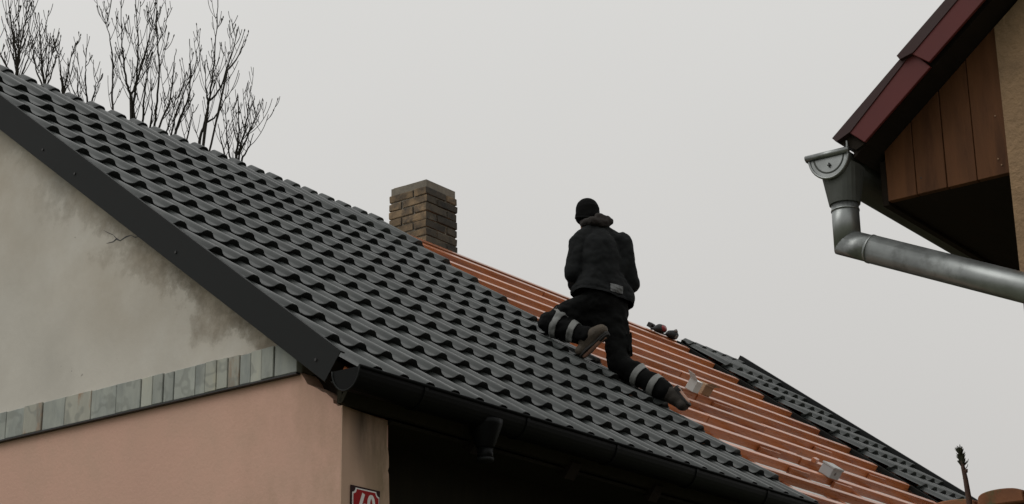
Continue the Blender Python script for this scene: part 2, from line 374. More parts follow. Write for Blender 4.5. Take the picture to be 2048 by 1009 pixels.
# ------------------------------------------------------------------ roof
roof = empty('roof', (0, 0, 0)); roof.parent = H
AMP, STEP, H0 = .034, .042, -.058
def wave(x):
    d = abs((x / WV - .62 + .5) % 1 - .5)                   # distance from the crest line, in waves
    t = max(0, min(1, (.29 - d) / .20)); t = t * t * (3 - 2 * t)
    pan = .008 * (min(1, abs((x / WV - .12 + .5) % 1 - .5) / .22) ** 2)   # dished pan
    return AMP * t + pan * (1 - t) + .006 * t
def tile_mesh(name, x0=0, x1=WV, ln=MC + .03, nx=13):
    v, f = [], []
    ys = [(0, -STEP - .004), (0.0, -.003), (.004, 0), (ln * .5, 0), (ln, 0)]
    for j, (y, dz) in enumerate(ys):
        for i in range(nx + 1):
            x = x0 + (x1 - x0) * i / nx
            sag = -.006 * (1 if j in (0, 1, 2) else 0) * 0
            v.append((x, y + (0.022 if j == 0 else 0) , wave(x) + STEP * (1 - y / (MC if ln < MC + .1 else ln + .04)) + dz + sag))
    for j in range(len(ys) - 1):
        for i in range(nx):
            a = j * (nx + 1) + i; f.append((a, a + 1, a + nx + 2, a + nx + 1))
    me = bpy.data.meshes.new(name); me.from_pydata(v, [], f)
    for p in me.polygons: p.use_smooth = True
    bm = bmesh.new(); bm.from_mesh(me); bm.normal_update()
    for e_ in bm.edges:
        ls = e_.link_faces
        if len(ls) == 2 and ls[0].normal.angle(ls[1].normal, 0) > .6: e_.smooth = False
    bm.to_mesh(me); bm.free()
    me.materials.append(mTile)
    return me
T0 = tile_mesh('tile')
TTOP = tile_mesh('tile_top', ln=.13)
TLONG = tile_mesh('tile_long', ln=MC + .21)
TT = LR - .13                                    # start of the short course at the ridge
rot = Matrix((Vector((1, 0, 0)), Vector((0, CA, SA)), Vector((0, -SA, CA)))).transposed()
spots = []
NU = 23
for k in range(14):
    for j in range(NU):
        spots.append((U_VERGE + .03 + j * WV, k * MC, k == 13, 'main', j, k))
NS = 6
US = U_FAR - NS * WV
for k in range(14):
    for j in range(NS): spots.append((US + j * WV, k * MC, k == 13, 'strip', j, k))
def depth(s): return (wld(RF(s[0] + .1, s[1] + .2)) - CAM).dot(fw)
spots.sort(key=depth)
sheet_h = [random.uniform(-.0015, .0015) for _ in range(40)]
def tile_mat(u, t, j, k):
    o = RF(u, t, H0 + sheet_h[j // 5 + 7 * (k // 5)] + random.uniform(-.0008, .0008))
    jit = Matrix.Rotation(random.uniform(-.009, .009), 3, 'Y') @ Matrix.Rotation(random.uniform(-.006, .006), 3, 'X') @ Matrix.Rotation(random.uniform(-.006, .006), 3, 'Z')
    mm = (rot @ jit).to_4x4(); mm.translation = o; return mm
rest = MB()
for i, (u, t, top, kind, j, k) in enumerate(spots):
    me = TTOP if top else (TLONG if k == 12 else T0); mm = tile_mat(u, TT if top else t, j, k)
    if top: mm.translation += Vector((0, .016 * SA, -.016 * CA))
    if i < 300:
        o = bpy.data.objects.new('tile', me); COL.objects.link(o); o.parent = roof; o.matrix_local = mm
    else:
        rest.add([mm @ p.co for p in me.vertices], [tuple(p.vertices) for p in me.polygons])
ro = rest.build('tile', mTile, roof, smooth=False); tag(ro, kind='stuff')
for p in ro.data.polygons: p.use_smooth = True
# membrane, counter-battens, battens, rafters
CB = []
u = .25
while u < U_FAR - .1: CB.append(u); u += .93
m = MB(); nu, nt_ = 120, 40
for a in range(nu + 1):
    u = .0 + (U_FAR - .02) * a / nu
    dd = min(abs(u - c) for c in CB) / .465
    for b in range(nt_ + 1):
        t = .06 + (LR - .08) * b / nt_
        sag = -.018 * min(1, dd) ** 1.3 * (1 + .35 * math.sin(b * 1.7 + a * .21))
        m.v.append(tuple(RF(u, t, H0 - .105 + sag)))
for a in range(nu):
    for b in range(nt_):
        i = a * (nt_ + 1) + b; m.f.append((i, i + 1, i + nt_ + 2, i + nt_ + 1))
me = m.mesh('underlay'); link('underlay', me, mMem, roof, True)
def roofbox(m, u0, u1, t0, t1, h0, h1):
    h0 += H0; h1 += H0
    return m.hexa([RF(u0, t0, h0), RF(u1, t0, h0), RF(u1, t1, h0), RF(u0, t1, h0)], [RF(u0, t0, h1), RF(u1, t0, h1), RF(u1, t1, h1), RF(u0, t1, h1)])
for c in CB:
    roofbox(MB(), c - .03, c + .03, .08, LR - .03, -.104, -.064).build('counter_batten', mBat, roof)
    roofbox(MB(), c - .05, c + .05, -.0 if c > .3 else .10, LR - .05, -.25, -.135).build('rafter', mSoff, roof)
UBE = PR(1660, 867, -.04).x
for k in range(15):
    t = .045 + k * MC if k < 14 else LR - .06
    if k == 0: t = .05
    cuts = [U_VERGE + .06, U_END + random.uniform(.2, 2.2) - 2.2, U_END + random.uniform(1.2, 3.4), UBE + random.uniform(-.06, .05), U_FAR - .1]
    if cuts[2] > UBE - .5: cuts[2] -= 1
    for i in range(4):
        a, b = cuts[i] + .0015, cuts[i + 1] - .0015
        if i == 3: a += .42
        dt = random.uniform(-.008, .008); ns = 4
        mb = MB(); h0, h1 = -.076, -.006 + random.uniform(-.003, .003)
        tw = random.uniform(.066, .076)
        o = roofbox(mb, a, b, t + dt, t + dt + tw, h0, h1).build('batten', mBat, roof, bev=.003)
# short offcuts nailed on some battens
for px, py in ((1425, 782), (1520, 870), (1590, 918), (1700, 962), (1640, 880), (1740, 930)):
    q = PR(px, py, -.02); t = q.y / CA; k = round((t - .03) / MC); t = .045 + k * MC
    roofbox(MB(), q.x - .16, q.x + .16, t - .035, t - .006, -.085, -.022).build('batten_splice', mBat, roof, bev=.003)
# black strip filling the band between batten ends and far tiles
roofbox(MB(), UBE, US + .03, .03, LR - .05, -.050, -.0020).build('black_strip', mBlack, roof)
for a_, b_ in ((U_VERGE + .03, U_END), (US + .02, U_FAR - .02)): roofbox(MB(), a_, b_, LR - .06, LR - .035, -.08, .026).build('ridge_comb', mBoardD, roof)
# far verge trim and near verge trim
roofbox(MB(), U_FAR - .01, U_FAR + .05, -.02, LR + .02, -.16, .098).build('far_verge_trim', mTrim, roof)
hb = -.178
vt_ = MB()
t_end = PU(680, 705, U_VERGE).y / CA
def vp(u, t, h): return RF(u, t, h)
prof = [(U_VERGE + .035, .006), (U_VERGE, .008), (U_VERGE, hb), (U_VERGE + .018, hb - .006), (U_VERGE + .018, hb), (U_VERGE + .006, hb + .006), (U_VERGE + .006, .0), (U_VERGE + .035, -.002)]
vt_.hexa([vp(a, t_end, b) for a, b in prof], [vp(a, LR, b) for a, b in prof])
vto = vt_.build('verge_trim', mTrim, roof)
for px, py in ((86, 300), (150, 348), (352, 505), (632, 720)):
    c = PU(px, py, U_VERGE); m = MB()
    m.tube([c + Vector((-.006, 0, 0)), c + Vector((.004, 0, 0))], .0085, 8).build('screw', mScrew, vto)
# under-verge board between trim and wall
MB().prism([RF(U_VERGE + .02, .16, -.06), RF(U_VERGE + .02, LR, -.06), RF(U_VERGE + .02, LR, -.165), RF(U_VERGE + .02, .16, -.165)], (.09, 0, 0)).build('barge_board', mSoff, roof)
# rear slope (simple finished sheet) and ridge board
m = MB()
m.hexa([(0, VR + .02, ZE + LR * SA - .24), (U_FAR, VR + .02, ZE + LR * SA - .24), (U_FAR, VB, ZE - .1), (0, VB, ZE - .1)],
       [(0, VR + .02, ZE + LR * SA - .19), (U_FAR, VR + .02, ZE + LR * SA - .19), (U_FAR, VB, ZE - .05), (0, VB, ZE - .05)]).build('rear_slope', mMem, roof)
MB().box(.05, U_FAR - .05, VR - .02, VR + .02, ZE + LR * SA - .28, ZE + LR * SA - .118).build('ridge_board', mSoff, roof)
roofbox(MB(), .0, U_FAR - .02, .02, .045, -.17, .002).build('eave_comb', mBoardD, roof)
# eave board and soffit
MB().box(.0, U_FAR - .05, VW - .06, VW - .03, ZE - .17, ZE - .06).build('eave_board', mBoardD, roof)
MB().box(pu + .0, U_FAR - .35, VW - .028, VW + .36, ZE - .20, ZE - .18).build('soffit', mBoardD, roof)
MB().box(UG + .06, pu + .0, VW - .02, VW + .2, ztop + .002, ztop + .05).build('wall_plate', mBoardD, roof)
# joist ends showing under the eave
VJ = VW + .27
for (x0, x1, y0, y1) in ((781, 809, 848, 876), (1068, 1092, 905, 946)):
    a = PV((x0 + x1) / 2, y0, VJ); b = PV((x0 + x1) / 2, y1, VJ); ua, ub = PV(x0, y0, VJ).x, PV(x1, y0, VJ).x
    MB().box(ua, ub, VJ, VW + .35, b.z, a.z).build('joist_end', mBat, roof, bev=.004)

# ------------------------------------------------------------------ gutter of the house
gut = empty('gutter', (0, 0, 0)); gut.parent = H
UGU = -.085
fl = PU(718, 734, UGU); bk = PU(666, 744, UGU); bo = PU(686, 781, UGU)
gc = (fl.y + bk.y) / 2; gr = (bk.y - fl.y) / 2; gz = max(fl.z, bk.z); gd = gz - bo.z
def half(u, r, dz=0, n=14): return [Vector((u, gc - r * math.cos(math.pi * i / n), gz + dz - gd * (r / gr) * math.sin(math.pi * i / n))) for i in range(n + 1)]
def channel(m, u0, u1, r, th=.004, n=14):
    A, B = half(u0, r), half(u0, r - th); C, D = half(u1, r), half(u1, r - th)
    for i in range(n):
        m.hexa([A[i], A[i + 1], B[i + 1], B[i]], [C[i], C[i + 1], D[i + 1], D[i]])
    return m
o = channel(MB(), UGU + .006, U_FAR + .05, gr).build('channel', mGut, gut)
MB().tube([(UGU, gc - gr - .004, gz + .002), (U_FAR + .05, gc - gr - .004, gz + .002)], .009, 10).build('front_bead', mGut, gut, smooth=True)
m = MB(); m.prism(half(UGU, gr + .003), (.006, 0, 0)); o = m.build('end_cap', mGut, gut)
m = MB(); A = half(UGU - .002, gr + .004); m.tube(A, .0055, 6); m.build('cap_rim', mTrim, o, smooth=True)
u = .45
while u < U_FAR:
    m = MB(); A = half(u, gr + .006); B = half(u + .03, gr + .006)
    A2 = half(u, gr + .001); B2 = half(u + .03, gr + .001)
    for i in range(14): m.hexa([A[i], A[i + 1], A2[i + 1], A2[i]], [B[i], B[i + 1], B2[i + 1], B2[i]])
    m.build('bracket', mGut, gut); u += .93
uo = PV(970, 860, gc).x
za, zb_, zc_ = gz - gd * .55, PV(970, 897, gc).z, PV(970, 922, gc).z
m = MB(); m.tube([(uo, gc, za), (uo, gc, za - .03), (uo, gc, zb_ + .01), (uo, gc, zb_)], [.105, .1, .055, .05], 16); op = m.build('outlet', mGut, gut, smooth=True)
MB().tube([(uo, gc, zb_ + .004), (uo, gc, zc_)], .046, 16).build('spigot', mGut, op, smooth=True)
MB().tube([(uo, gc, zc_ + .015), (uo, gc, zc_ - .004)], .05, 16).build('spigot_rim', mTrim, op, smooth=True)

# ------------------------------------------------------------------ chimney, brick by brick
chim = empty('chimney', (0, 0, 0)); chim.parent = H
cl = PV(853, 356, VR + .10)                     # top near corner, just behind the ridge
CW = .47; CH = .0835; JT = .011
# near corner is the (-u, -v) corner
mortar = MB().box(cl.x + .014, cl.x + CW - .014, cl.y + .014, cl.y + CW - .014, cl.z - 16 * CH, cl.z - .008).build('mortar_core', mMort, chim)
SB = (CW - JT) * .66; HB = CW - JT - SB
for k in range(15):
    z1 = cl.z - k * CH; z0 = z1 - CH + JT
    inset = .022 if k == 0 else 0
    wob = lambda a=.004: random.uniform(-a, a)
    D = HB
    a, b = cl.x + inset, cl.y + inset; W_ = CW - 2 * inset
    S_ = W_ - D - JT
    if k % 2 == 0: bl = [(a, a + D, b, b + S_), (a, a + S_, b + S_ + JT, b + W_), (a + S_ + JT, a + W_, b + D + JT, b + W_), (a + D + JT, a + W_, b, b + D)]
    else: bl = [(a, a + S_, b, b + D), (a + S_ + JT, a + W_, b, b + S_), (a + D + JT, a + W_, b + S_ + JT, b + W_), (a, a + D, b + D + JT, b + W_)]
    for i, (x0, x1, y0, y1) in enumerate(bl):
        dx, dy = wob(), wob()
        yard_side = (k > 1 and (abs(y0 - b) < 1e-6) and x0 > a + .05)
        bo_k = MB().box(x0 + dx, x1 + dx, y0 + dy, y1 + dy, z0 + wob(.002), z1 + wob(.002)).build('brick', mBrick, chim, bev=.006)
        for vx in bo_k.data.vertices: vx.co += Vector((wob(.0035), wob(.0035), wob(.003)))
        if k > 1 or (k == 1 and x0 < a + .05):             # faces towards the yard take the darker brick material
            bo_k.data.materials.append(mBrickD)
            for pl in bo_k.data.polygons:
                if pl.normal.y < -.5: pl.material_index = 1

# ------------------------------------------------------------------ house number plate
NP = empty('house_number_plate', wld((0, VW - .008, 0)), YAW)
tag(NP, 'red enamel house number plate reading 40 on the plaster pier', 'number plate')
a = PV(698, 970, VW); b = PV(757, 984, VW); px0, px1 = a.x, b.x; pz1 = a.z; ph = (px1 - px0) * .8; pz0 = pz1 - ph
base = loc(NP.location); NP.location = wld(((px0 + px1) / 2, VW - .008, pz0)); pw = px1 - px0
def P2(x, z, y=0): return Vector((x - pw / 2, y, z))
MB().prism([P2(0, 0), P2(pw, 0), P2(pw, ph), P2(0, ph)], (0, -.005, 0)).build('plate', mat('dark_enamel', (.02, .003, .003), .5, bump=0, spec=.15), NP, bev=.002)
def notch(ins, r, n=5):
    pts = []
    for (cx, cz, a0) in ((ins, ins, 90), (pw - ins, ins, 180), (pw - ins, ph - ins, 270), (ins, ph - ins, 0)):
        for i in range(n + 1):
            t = R_(a0 - 90 * i / n); pts.append((cx + r * math.cos(t), cz + r * math.sin(t)))
    return pts
o_, i_ = notch(.012, .022), notch(.012, .022)
o_ = notch(.011, .026); i_ = notch(.018, .026)
MB().prism([P2(x, z, -.0045) for x, z in o_], (0, -.0035, 0)).build('border', mWhite, NP)
MB().prism([P2(x, z, -.007) for x, z in i_], (0, -.0025, 0)).build('field', mSignR, NP)
def stroke(pts, wd, name):
    m = MB(); 
    L_, R2 = [], []
    for i, p in enumerate(pts):
        d = Vector(pts[min(i + 1, len(pts) - 1)]) - Vector(pts[max(i - 1, 0)]); d.normalize(); nn = Vector((-d.y, d.x)) * wd / 2
        L_.append(Vector(p) + nn); R2.append(Vector(p) - nn)
    for i in range(len(pts) - 1):
        m.prism([P2(L_[i].x, L_[i].y, -.0095), P2(L_[i + 1].x, L_[i + 1].y, -.0095), P2(R2[i + 1].x, R2[i + 1].y, -.0095), P2(R2[i].x, R2[i].y, -.0095)], (0, -.002, 0))
    return m
dh = ph * .62; d0 = ph * .19
four = MB()
for pts, wd, dy in (([(pw * .405, d0 + dh), (pw * .27, d0 + dh * .28)], .021, 0), ([(pw * .262, d0 + dh * .30), (pw * .50, d0 + dh * .30)], .017, .0006), ([(pw * .45, d0 + dh * .55), (pw * .45, d0)], .021, .0012)):
    s_m = stroke(pts, wd, ''); four.add([(x, y - dy, z) for x, y, z in s_m.v], s_m.f)
four.build('digit', mWhite, NP)
zc2 = [(pw * .665 + pw * .085 * math.sin(2 * math.pi * i / 28), d0 + dh / 2 + (dh / 2 - .008) * math.copysign(abs(math.cos(2 * math.pi * i / 28)) ** .75, math.cos(2 * math.pi * i / 28))) for i in range(29)]
stroke(zc2, .021, '').build('digit', mWhite, NP)

# ------------------------------------------------------------------ neighbour house
TN = 6.2
q = loc(CAM + ray(1655, 330) * TN); UN = q.x
UB = UN + .146; UWN = UB - .012
org = PU(2040, 545, UWN)
NH = empty('neighbour_house', wld((UN, org.y, 0)), YAW)
tag(NH, 'tan stucco neighbour house with brown boarded eave and red-brown roof edge', 'house')
OFF = Vector((UN, org.y, 0))
def Q(px, py, u): return PU(px, py, u) - OFF
def shift(ps, du): return [p + Vector((du, 0, 0)) for p in ps]
# gable wall: vertical corner edge
vw = 0.0
zs = Q(2016, 349, UB).z                        # soffit level
pa, pb = Q(1729, 285, UN), Q(1859, 136, UN)    # bottom line of the verge trim
sl_n = (pb.z - pa.z) / (pb.y - pa.y)           # negative: rises towards -v
def rz(v, off=0): return pa.z + (v - pa.y) * sl_n + off
HWN = 7.2
MB().prism([Vector((.146 - .012, 0, 0)), Vector((.134, -HWN, 0)), Vector((.134, -HWN, rz(-HWN / 2) - HWN / 2 * abs(sl_n))), Vector((.134, -HWN / 2, rz(-HWN / 2))), Vector((.134, 0, rz(0)))], (.4, 0, 0)).build('gable_wall', mTan, NH)
MB().box(.54, 9, -.3, -.005, 0, zs + .3).build('side_wall', mTan, NH)
# boards
bp = [1777, 1835, 1895, 1955, 2019]
bpy_ = [403, 389, 375, 362, 348]
vs_ = [Q(x, y, UB).y for x, y in zip(bp, bpy_)]
zlow = [Q(x, y, UB).z for x, y in zip(bp, bpy_)]
vs_[-1] = -.02
zl = sum(zlow) / len(zlow)
bds = empty('eave_boarding', (0, 0, 0)); bds.parent = NH
for i in range(4):
    v1, v0 = vs_[i] - .0015, vs_[i + 1] + .0015
    pr = random.uniform(0, .004)
    MB().prism([Vector((.146 - pr, v1, zl)), Vector((.146 - pr, v0, zl)), Vector((.146 - pr, v0, rz(v0, .01))), Vector((.146 - pr, v1, rz(v1, .01)))], (.024, 0, 0)).build('board', mPlank, bds, bev=.0015)
for px, py in ((1990, 232), (2003, 330), (1996, 318), (1842, 356)):
    c = Q(px, py, UB - .005); MB().tube([c, c + Vector((.006, 0, 0))], .0026, 6).build('nail', mCard if px > 1900 else mScrew, bds)
ve = vs_[0]
MB().box(.172, 9, -.02, ve, zl + .004, zl + .022).build('soffit', mSoff, NH)
MB().box(.15, 9, ve, ve + .022, zl - .01, rz(ve) - .02).build('fascia_board', mSoff, NH)
# roof slab with verge trims
rn = empty('roof', (0, 0, 0)); rn.parent = NH
ee = Q(1664, 277, UN)
vtop = -HWN / 2
def slab(u0, u1, off0, off1, v0, v1): return MB().hexa([Vector((u0, v0, rz(v0, off0))), Vector((u1, v0, rz(v0, off0))), Vector((u1, v1, rz(v1, off0))), Vector((u0, v1, rz(v1, off0)))],
                                                   [Vector((u0, v0, rz(v0, off1))), Vector((u1, v0, rz(v0, off1))), Vector((u1, v1, rz(v1, off1))), Vector((u0, v1, rz(v1, off1)))])
slab(.03, 9, .012, .06, ee.y - .06, vtop).build('roof_boarding', mSoff, rn)
tr = [[(1697, 260), (1729, 285), (1859, 136), (1824, 107)], [(1826, 103), (1857, 124), (1985, -13), (1915, -13)]]
t1 = Q(1697, 260, UN); hgt = (t1.z - rz(t1.y)) 
v_step = Q(1859, 136, UN).y
hT = .085
def trim(u0, vA, vB, off, hh):
    return MB().prism([Vector((u0, vA, rz(vA, off))), Vector((u0, vB, rz(vB, off))), Vector((u0, vB, rz(vB, off + hh))), Vector((u0, vA + (0), rz(vA, off + hh)))], (.012, 0, 0))
v_bot = Q(1729, 285, UN).y; v_mid = Q(1859, 136, UN).y; v_mid2 = Q(1857, 124, UN).y
hh1 = Q(1821, 105, UN); hT = hh1.z - rz(hh1.y)
def trim_px(pts, u, name):
    return MB().prism([Q(x, y, UN + u) for x, y in pts], (.012, 0, 0)).build(name, mRed, rn, bev=.002)
trim_px([(1692, 262), (1729, 285), (1861, 134), (1822, 101)], .004, 'verge_trim')
top2 = [(1818, 106), (1858, 125), (2003, -40), (1934, -40)]
trim_px(top2, -.010, 'verge_trim')
v0 = Q(1700, 262, UN).y; v1 = vtop
# roof covering: two overlapping sheets whose edges show above the trims
def cover(pts, u, th, name):
    P = [Q(x, y, UN + u) for x, y in pts]; return MB().hexa(P, shift(P, 8.9)).build(name, mRoofN, rn)
cover([(1664, 277), (1672, 284), (1700, 264), (1818, 112), (1811, 105)], .0, .02, 'roof_sheet')
cover([(1793, 112), (1799, 119), (1826, 105), (1965, -60), (1942, -60)], -.014, .02, 'roof_sheet')
P = [Q(1942, -60, UN - .014), Q(1965, -60, UN - .014)]
dv = vtop - P[0].y
MB().hexa([P[0], P[1], Vector((P[1].x, vtop, P[1].z + (vtop - P[1].y) * sl_n)), Vector((P[0].x, vtop, P[0].z + dv * sl_n))],
          shift([P[0], P[1], Vector((P[1].x, vtop, P[1].z + (vtop - P[1].y) * sl_n)), Vector((P[0].x, vtop, P[0].z + dv * sl_n))], 8.9)).build('roof_sheet', mRoofN, rn)
zt = rz(vtop, .06)
MB().hexa([(.0, vtop, zt), (8.9, vtop, zt), (8.9, -HWN - .5, zt - (HWN / 2 + .5) * abs(sl_n)), (0, -HWN - .5, zt - (HWN / 2 + .5) * abs(sl_n))],
          [(.0, vtop, zt + .05), (8.9, vtop, zt + .05), (8.9, -HWN - .5, zt + .05 - (HWN / 2 + .5) * abs(sl_n)), (0, -HWN - .5, zt + .05 - (HWN / 2 + .5) * abs(sl_n))]).build('rear_slope', mRoofN, rn)
# eave filler (dark underside edge of the sheets)
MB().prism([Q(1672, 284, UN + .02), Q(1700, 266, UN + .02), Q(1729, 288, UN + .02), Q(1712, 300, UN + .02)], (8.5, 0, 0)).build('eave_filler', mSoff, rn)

# neighbour gutter and downpipe
GN = empty('gutter', (0, 0, 0)); GN.parent = NH
ug = UN + .015
A, B, C = Q(1617, 321, ug), Q(1697, 302, ug), Q(1662, 357, ug)
gw = A.y - B.y; gcn = (A.y + B.y) / 2; gzn = (A.z + B.z) / 2; tilt = (B.z - A.z)
rN = gw / 2; dN = gzn - C.z
def halfn(u, r, n=16, dz=0): return [Vector((u, gcn + r * math.cos(math.pi * i / n), gzn + dz - tilt / 2 * math.cos(math.pi * i / n) - dN * (r / rN) * math.sin(math.pi * i / n))) for i in range(n + 1)]
uu = .015
m = MB(); A_, B_ = halfn(uu + .006, rN), halfn(uu + .006, rN - .003); C_, D_ = halfn(8.9, rN), halfn(8.9, rN - .003)
for i in range(16): m.hexa([A_[i], A_[i + 1], B_[i + 1], B_[i]], [C_[i], C_[i + 1], D_[i + 1], D_[i]])
m.build('channel', mZincD, GN)
m = MB(); m.prism(halfn(uu, rN + .002), (.006, 0, 0)); cap = m.build('end_cap', mZinc, GN)
m = MB(); m.tube(halfn(uu - .001, rN - .002), .0045, 8); m.build('cap_rim', mZinc, cap, smooth=True)
m = MB(); m.tube(halfn(uu, rN * .74, 16), .003, 6); m.build('cap_rib', mZincD, cap, smooth=True)
e0, e1 = Vector((uu - .004, gcn + rN + .008, gzn - tilt / 2 + .004)), Vector((uu - .004, gcn - rN - .002, gzn + tilt / 2 + .004))
MB().tube([e0, e1], .0105, 10).build('cap_bead', mZinc, cap, smooth=True)
MB().tube([e1 + Vector((0, .004, -.012)), e1 + Vector((0, .004, .03))], .004, 6).build('cap_hook', mZinc, cap)
b0 = Vector((uu, gcn + rN + .004, gzn - tilt / 2)); MB().tube([b0, b0 + Vector((8.8, 0, 0))], .009, 8).build('front_bead', mZincD, GN, smooth=True)
cr_ = Q(1659, 331, ug) + Vector((-.004, 0, 0))
for dv_, dz_ in ((.006, .0012), (.0012, .008)):
    MB().box(cr_.x - .002 * (1 + dv_ * 30), cr_.x + .006, cr_.y - dv_, cr_.y + dv_, cr_.z - dz_, cr_.z + dz_).build('cap_mark', mScrew, cap)
# hopper: rectangular-to-round funnel
up_ = .085
pc = Q(1692, 440, UN + up_); pr_ = .0455
hz1, hz0 = gzn - dN * .35, Q(1692, 410, UN + up_).z
n = 20; m = MB(); ringT, ringB = [], []
hc = gcn - .012
for i in range(n):
    t = 2 * math.pi * i / n
    ringT.append(Vector((up_ + .068 * math.copysign(abs(math.cos(t)) ** .6, math.cos(t)), hc + (rN - .008) * math.copysign(abs(math.sin(t)) ** .6, math.sin(t)), hz1)))
    ringB.append(Vector((up_ + (pr_ + .006) * math.cos(t), pc.y + (pr_ + .006) * math.sin(t), hz0)))
m.hexa(ringB, ringT); m.build('hopper', mZincD, GN, smooth=False)
DP = empty('downpipe', (0, 0, 0)); DP.parent = NH
e_ = Q(1694, 487, UN + up_); f_ = Q(2048, 577, UN + up_)
ez = Vector((up_, pc.y, e_.z)); dirp = (f_ - e_).normalized()
topc = Vector((up_, pc.y, hz0 + .012))
m = MB(); 
def mitre_tube(m, p, q, r, n=20, cutq=None, cutp=None):
    d = (q - p).normalized(); a = d.orthogonal().normalized(); b = d.cross(a); rings = []
    for base, nrm in ((p, cutp), (q, cutq)):
        rr = []
        for k in range(n):
            t = 2 * math.pi * k / n; o = base + (a * math.cos(t) + b * math.sin(t)) * r
            if nrm is not None: o = o + d * ((base - o).dot(nrm) / d.dot(nrm))
            rr.append(o)
        rings.append(rr)
    m.add(rings[0] + rings[1], [(k, (k + 1) % n, n + (k + 1) % n, n + k) for k in range(n)] + [tuple(reversed(range(n))), tuple(range(n, 2 * n))])
    return m
dn = Vector((0, 0, -1)); mn = (dn + dirp).normalized()
mitre_tube(m, topc, ez, pr_, cutq=mn).build('elbow_neck', mZinc, DP, smooth=True)
m = MB(); mitre_tube(m, ez, ez + dirp * .10, pr_, cutp=mn).build('elbow', mZinc, DP, smooth=True)
m = MB(); mitre_tube(m, ez + dirp * .085, ez + dirp * 1.15, pr_ + .002).build('pipe', mZinc, DP, smooth=True)
pe = ez + dirp * 1.15
m = MB(); m.tube([pe - dirp * .02, pe + dirp * .03 + Vector((0, 0, -.01)), pe + Vector((0, -.05, -.10)), Vector((pe.x, pe.y - .05, .02))], pr_ - .001, 16); m.build('lower_pipe', mZinc, DP, smooth=True)
for s0 in (topc + dn * .004, topc + dn * .03): MB().tube([s0, s0 + dn * .006], pr_ + .002, 20).build('joint_bead', mZinc, DP, smooth=True)
sc = MB()
ringp = [ez + mn.orthogonal() * 0]
dv2 = (mn.orthogonal().normalized())
for (s_a, r_a) in ((.088, .0022),):
    MB().tube([ez + dirp * s_a, ez + dirp * (s_a + .006)], pr_ + r_a + .001, 20).build('joint_bead', mZinc, DP, smooth=True)
for p in list(DP.children):
    for pl in p.data.polygons:
        if len(pl.vertices) > 8: pl.use_smooth = False

# ------------------------------------------------------------------ garden wall with half-round tiles, bottom right
UGW = UN + .42
gx = [1858, 1962, 2066]
zt_ = loc(CAM + ray(1960, 990) * 6.9)
UGW = zt_.x
c0 = PU(1866, 1000, UGW).y; c1 = PU(1961, 990, UGW).y
tw = c0 - c1; ztop_ = PU(1961, 992, UGW).z
GW = empty('garden_wall', wld((UGW, c0, 0)), YAW)
tag(GW, 'rendered garden wall capped with weathered terracotta half-round tiles', 'wall')
cop_h = .05
MB().box(0, .24, -tw * 6, -.01, 0, ztop_ - cop_h - .003).build('wall', mWallG, GW)
for i in range(6):
    n = 10; P, P2_ = [], []
    hh = cop_h * (.80 if i == 0 else 1.12) ; dzz = 0
    for k in range(n + 1):
        t = math.pi * k / n; P.append(Vector((-.05, -tw * (i + .5) + (tw / 2 - .004) * math.cos(t), ztop_ - cop_h + hh * math.sin(t) ** .36)))
    m = MB(); m.prism(P, (.36, 0, .02)); m.build('coping_tile', mTerra, GW, bev=.004)
# conifer leader in front of it
us = UGW - .16
b0_ = PU(1938, 1000, us); tp = PU(1920, 905, us)
SP = empty('conifer_sapling', wld((us, b0_.y, 0)), YAW)
tag(SP, 'thin brown conifer leader with a tuft of dark needles in front of coping', 'sapling')
o0 = Vector((us, b0_.y, 0))
pts = [Vector((0, 0, 0)), Vector((.01, 0, .9)), Vector((0, -.005, 1.9)), b0_ - o0, PU(1931, 958, us) - o0, PU(1926, 935, us) - o0, tp - o0]
MB().tube(pts, [.028, .022, .016, .0115, .0095, .008, .004], 8).build('trunk', mStem, SP, smooth=True)
m = MB()
A0, A1 = PU(1927, 938, us) - o0, tp - o0
def needle(p, d, ln, wd=.0022):
    m.tube([p, p + d * ln * .55, p + d * ln], [wd, wd * .9, wd * .2], 4)
ax = (A1 - A0).normalized(); s1 = ax.orthogonal().normalized(); s2 = ax.cross(s1)
for i in range(190):
    t = random.random() ** .8; a = random.uniform(0, 6.283); p = A0.lerp(A1, t * .96)
    rad = s1 * math.cos(a) + s2 * math.sin(a)
    needle(p, (ax * random.uniform(.8, 1.5) + rad * random.uniform(.35, .8)).normalized(), random.uniform(.018, .036), .0026)
for px, py, dx in ((1933, 932, 1), (1934, 922, 1), (1930, 950, .6)):
    p = PU(px - 4, py + 8, us) - o0; q = PU(px + 3 * dx, py - 4, us) - o0; m.tube([p, p.lerp(q, .6) + Vector((0, -.002, -.002)), q], [.002, .0018, .0008], 4)
m.build('needles', mNeed, SP)
bd = PU(1932, 943, us) - o0
MB().tube([bd + Vector((0, 0.006, -.006)), bd, bd + Vector((0, -.006, .008))], [.003, .008, .002], 8).build('bud', mStem, SP, smooth=True)
for hgt_, sgn in ((1.2, 1), (1.55, -1), (1.9, 1)):
    m = MB(); d = Vector((.25 * sgn, .12 * sgn, .12)); p = Vector((0, 0, hgt_)); m.tube([p, p + d * .6, p + d * 1.4], [.009, .006, .002], 5)
    for i in range(80):
        t = random.random(); dd = Vector((random.uniform(-1, 1), random.uniform(-1, 1), random.uniform(-.3, 1))).normalized(); m.tube([p + d * 1.4 * t, p + d * 1.4 * t + dd * .03], [.002, .0006], 3)
    m.build('branch', mNeed, SP)

# ------------------------------------------------------------------ things lying on the roof
def roofthing(name, q, rz=0, lie=True):
    o = empty(name, wld(q)); mm = Matrix((EV, (GV * CA + ZV * SA), NV)).transposed() @ Matrix.Rotation(rz, 3, 'Z')
    o.matrix_world = Matrix.Translation(wld(q)) @ mm.to_4x4(); return o
def snap(px, py, h):
    q = PR(px, py, h); return q
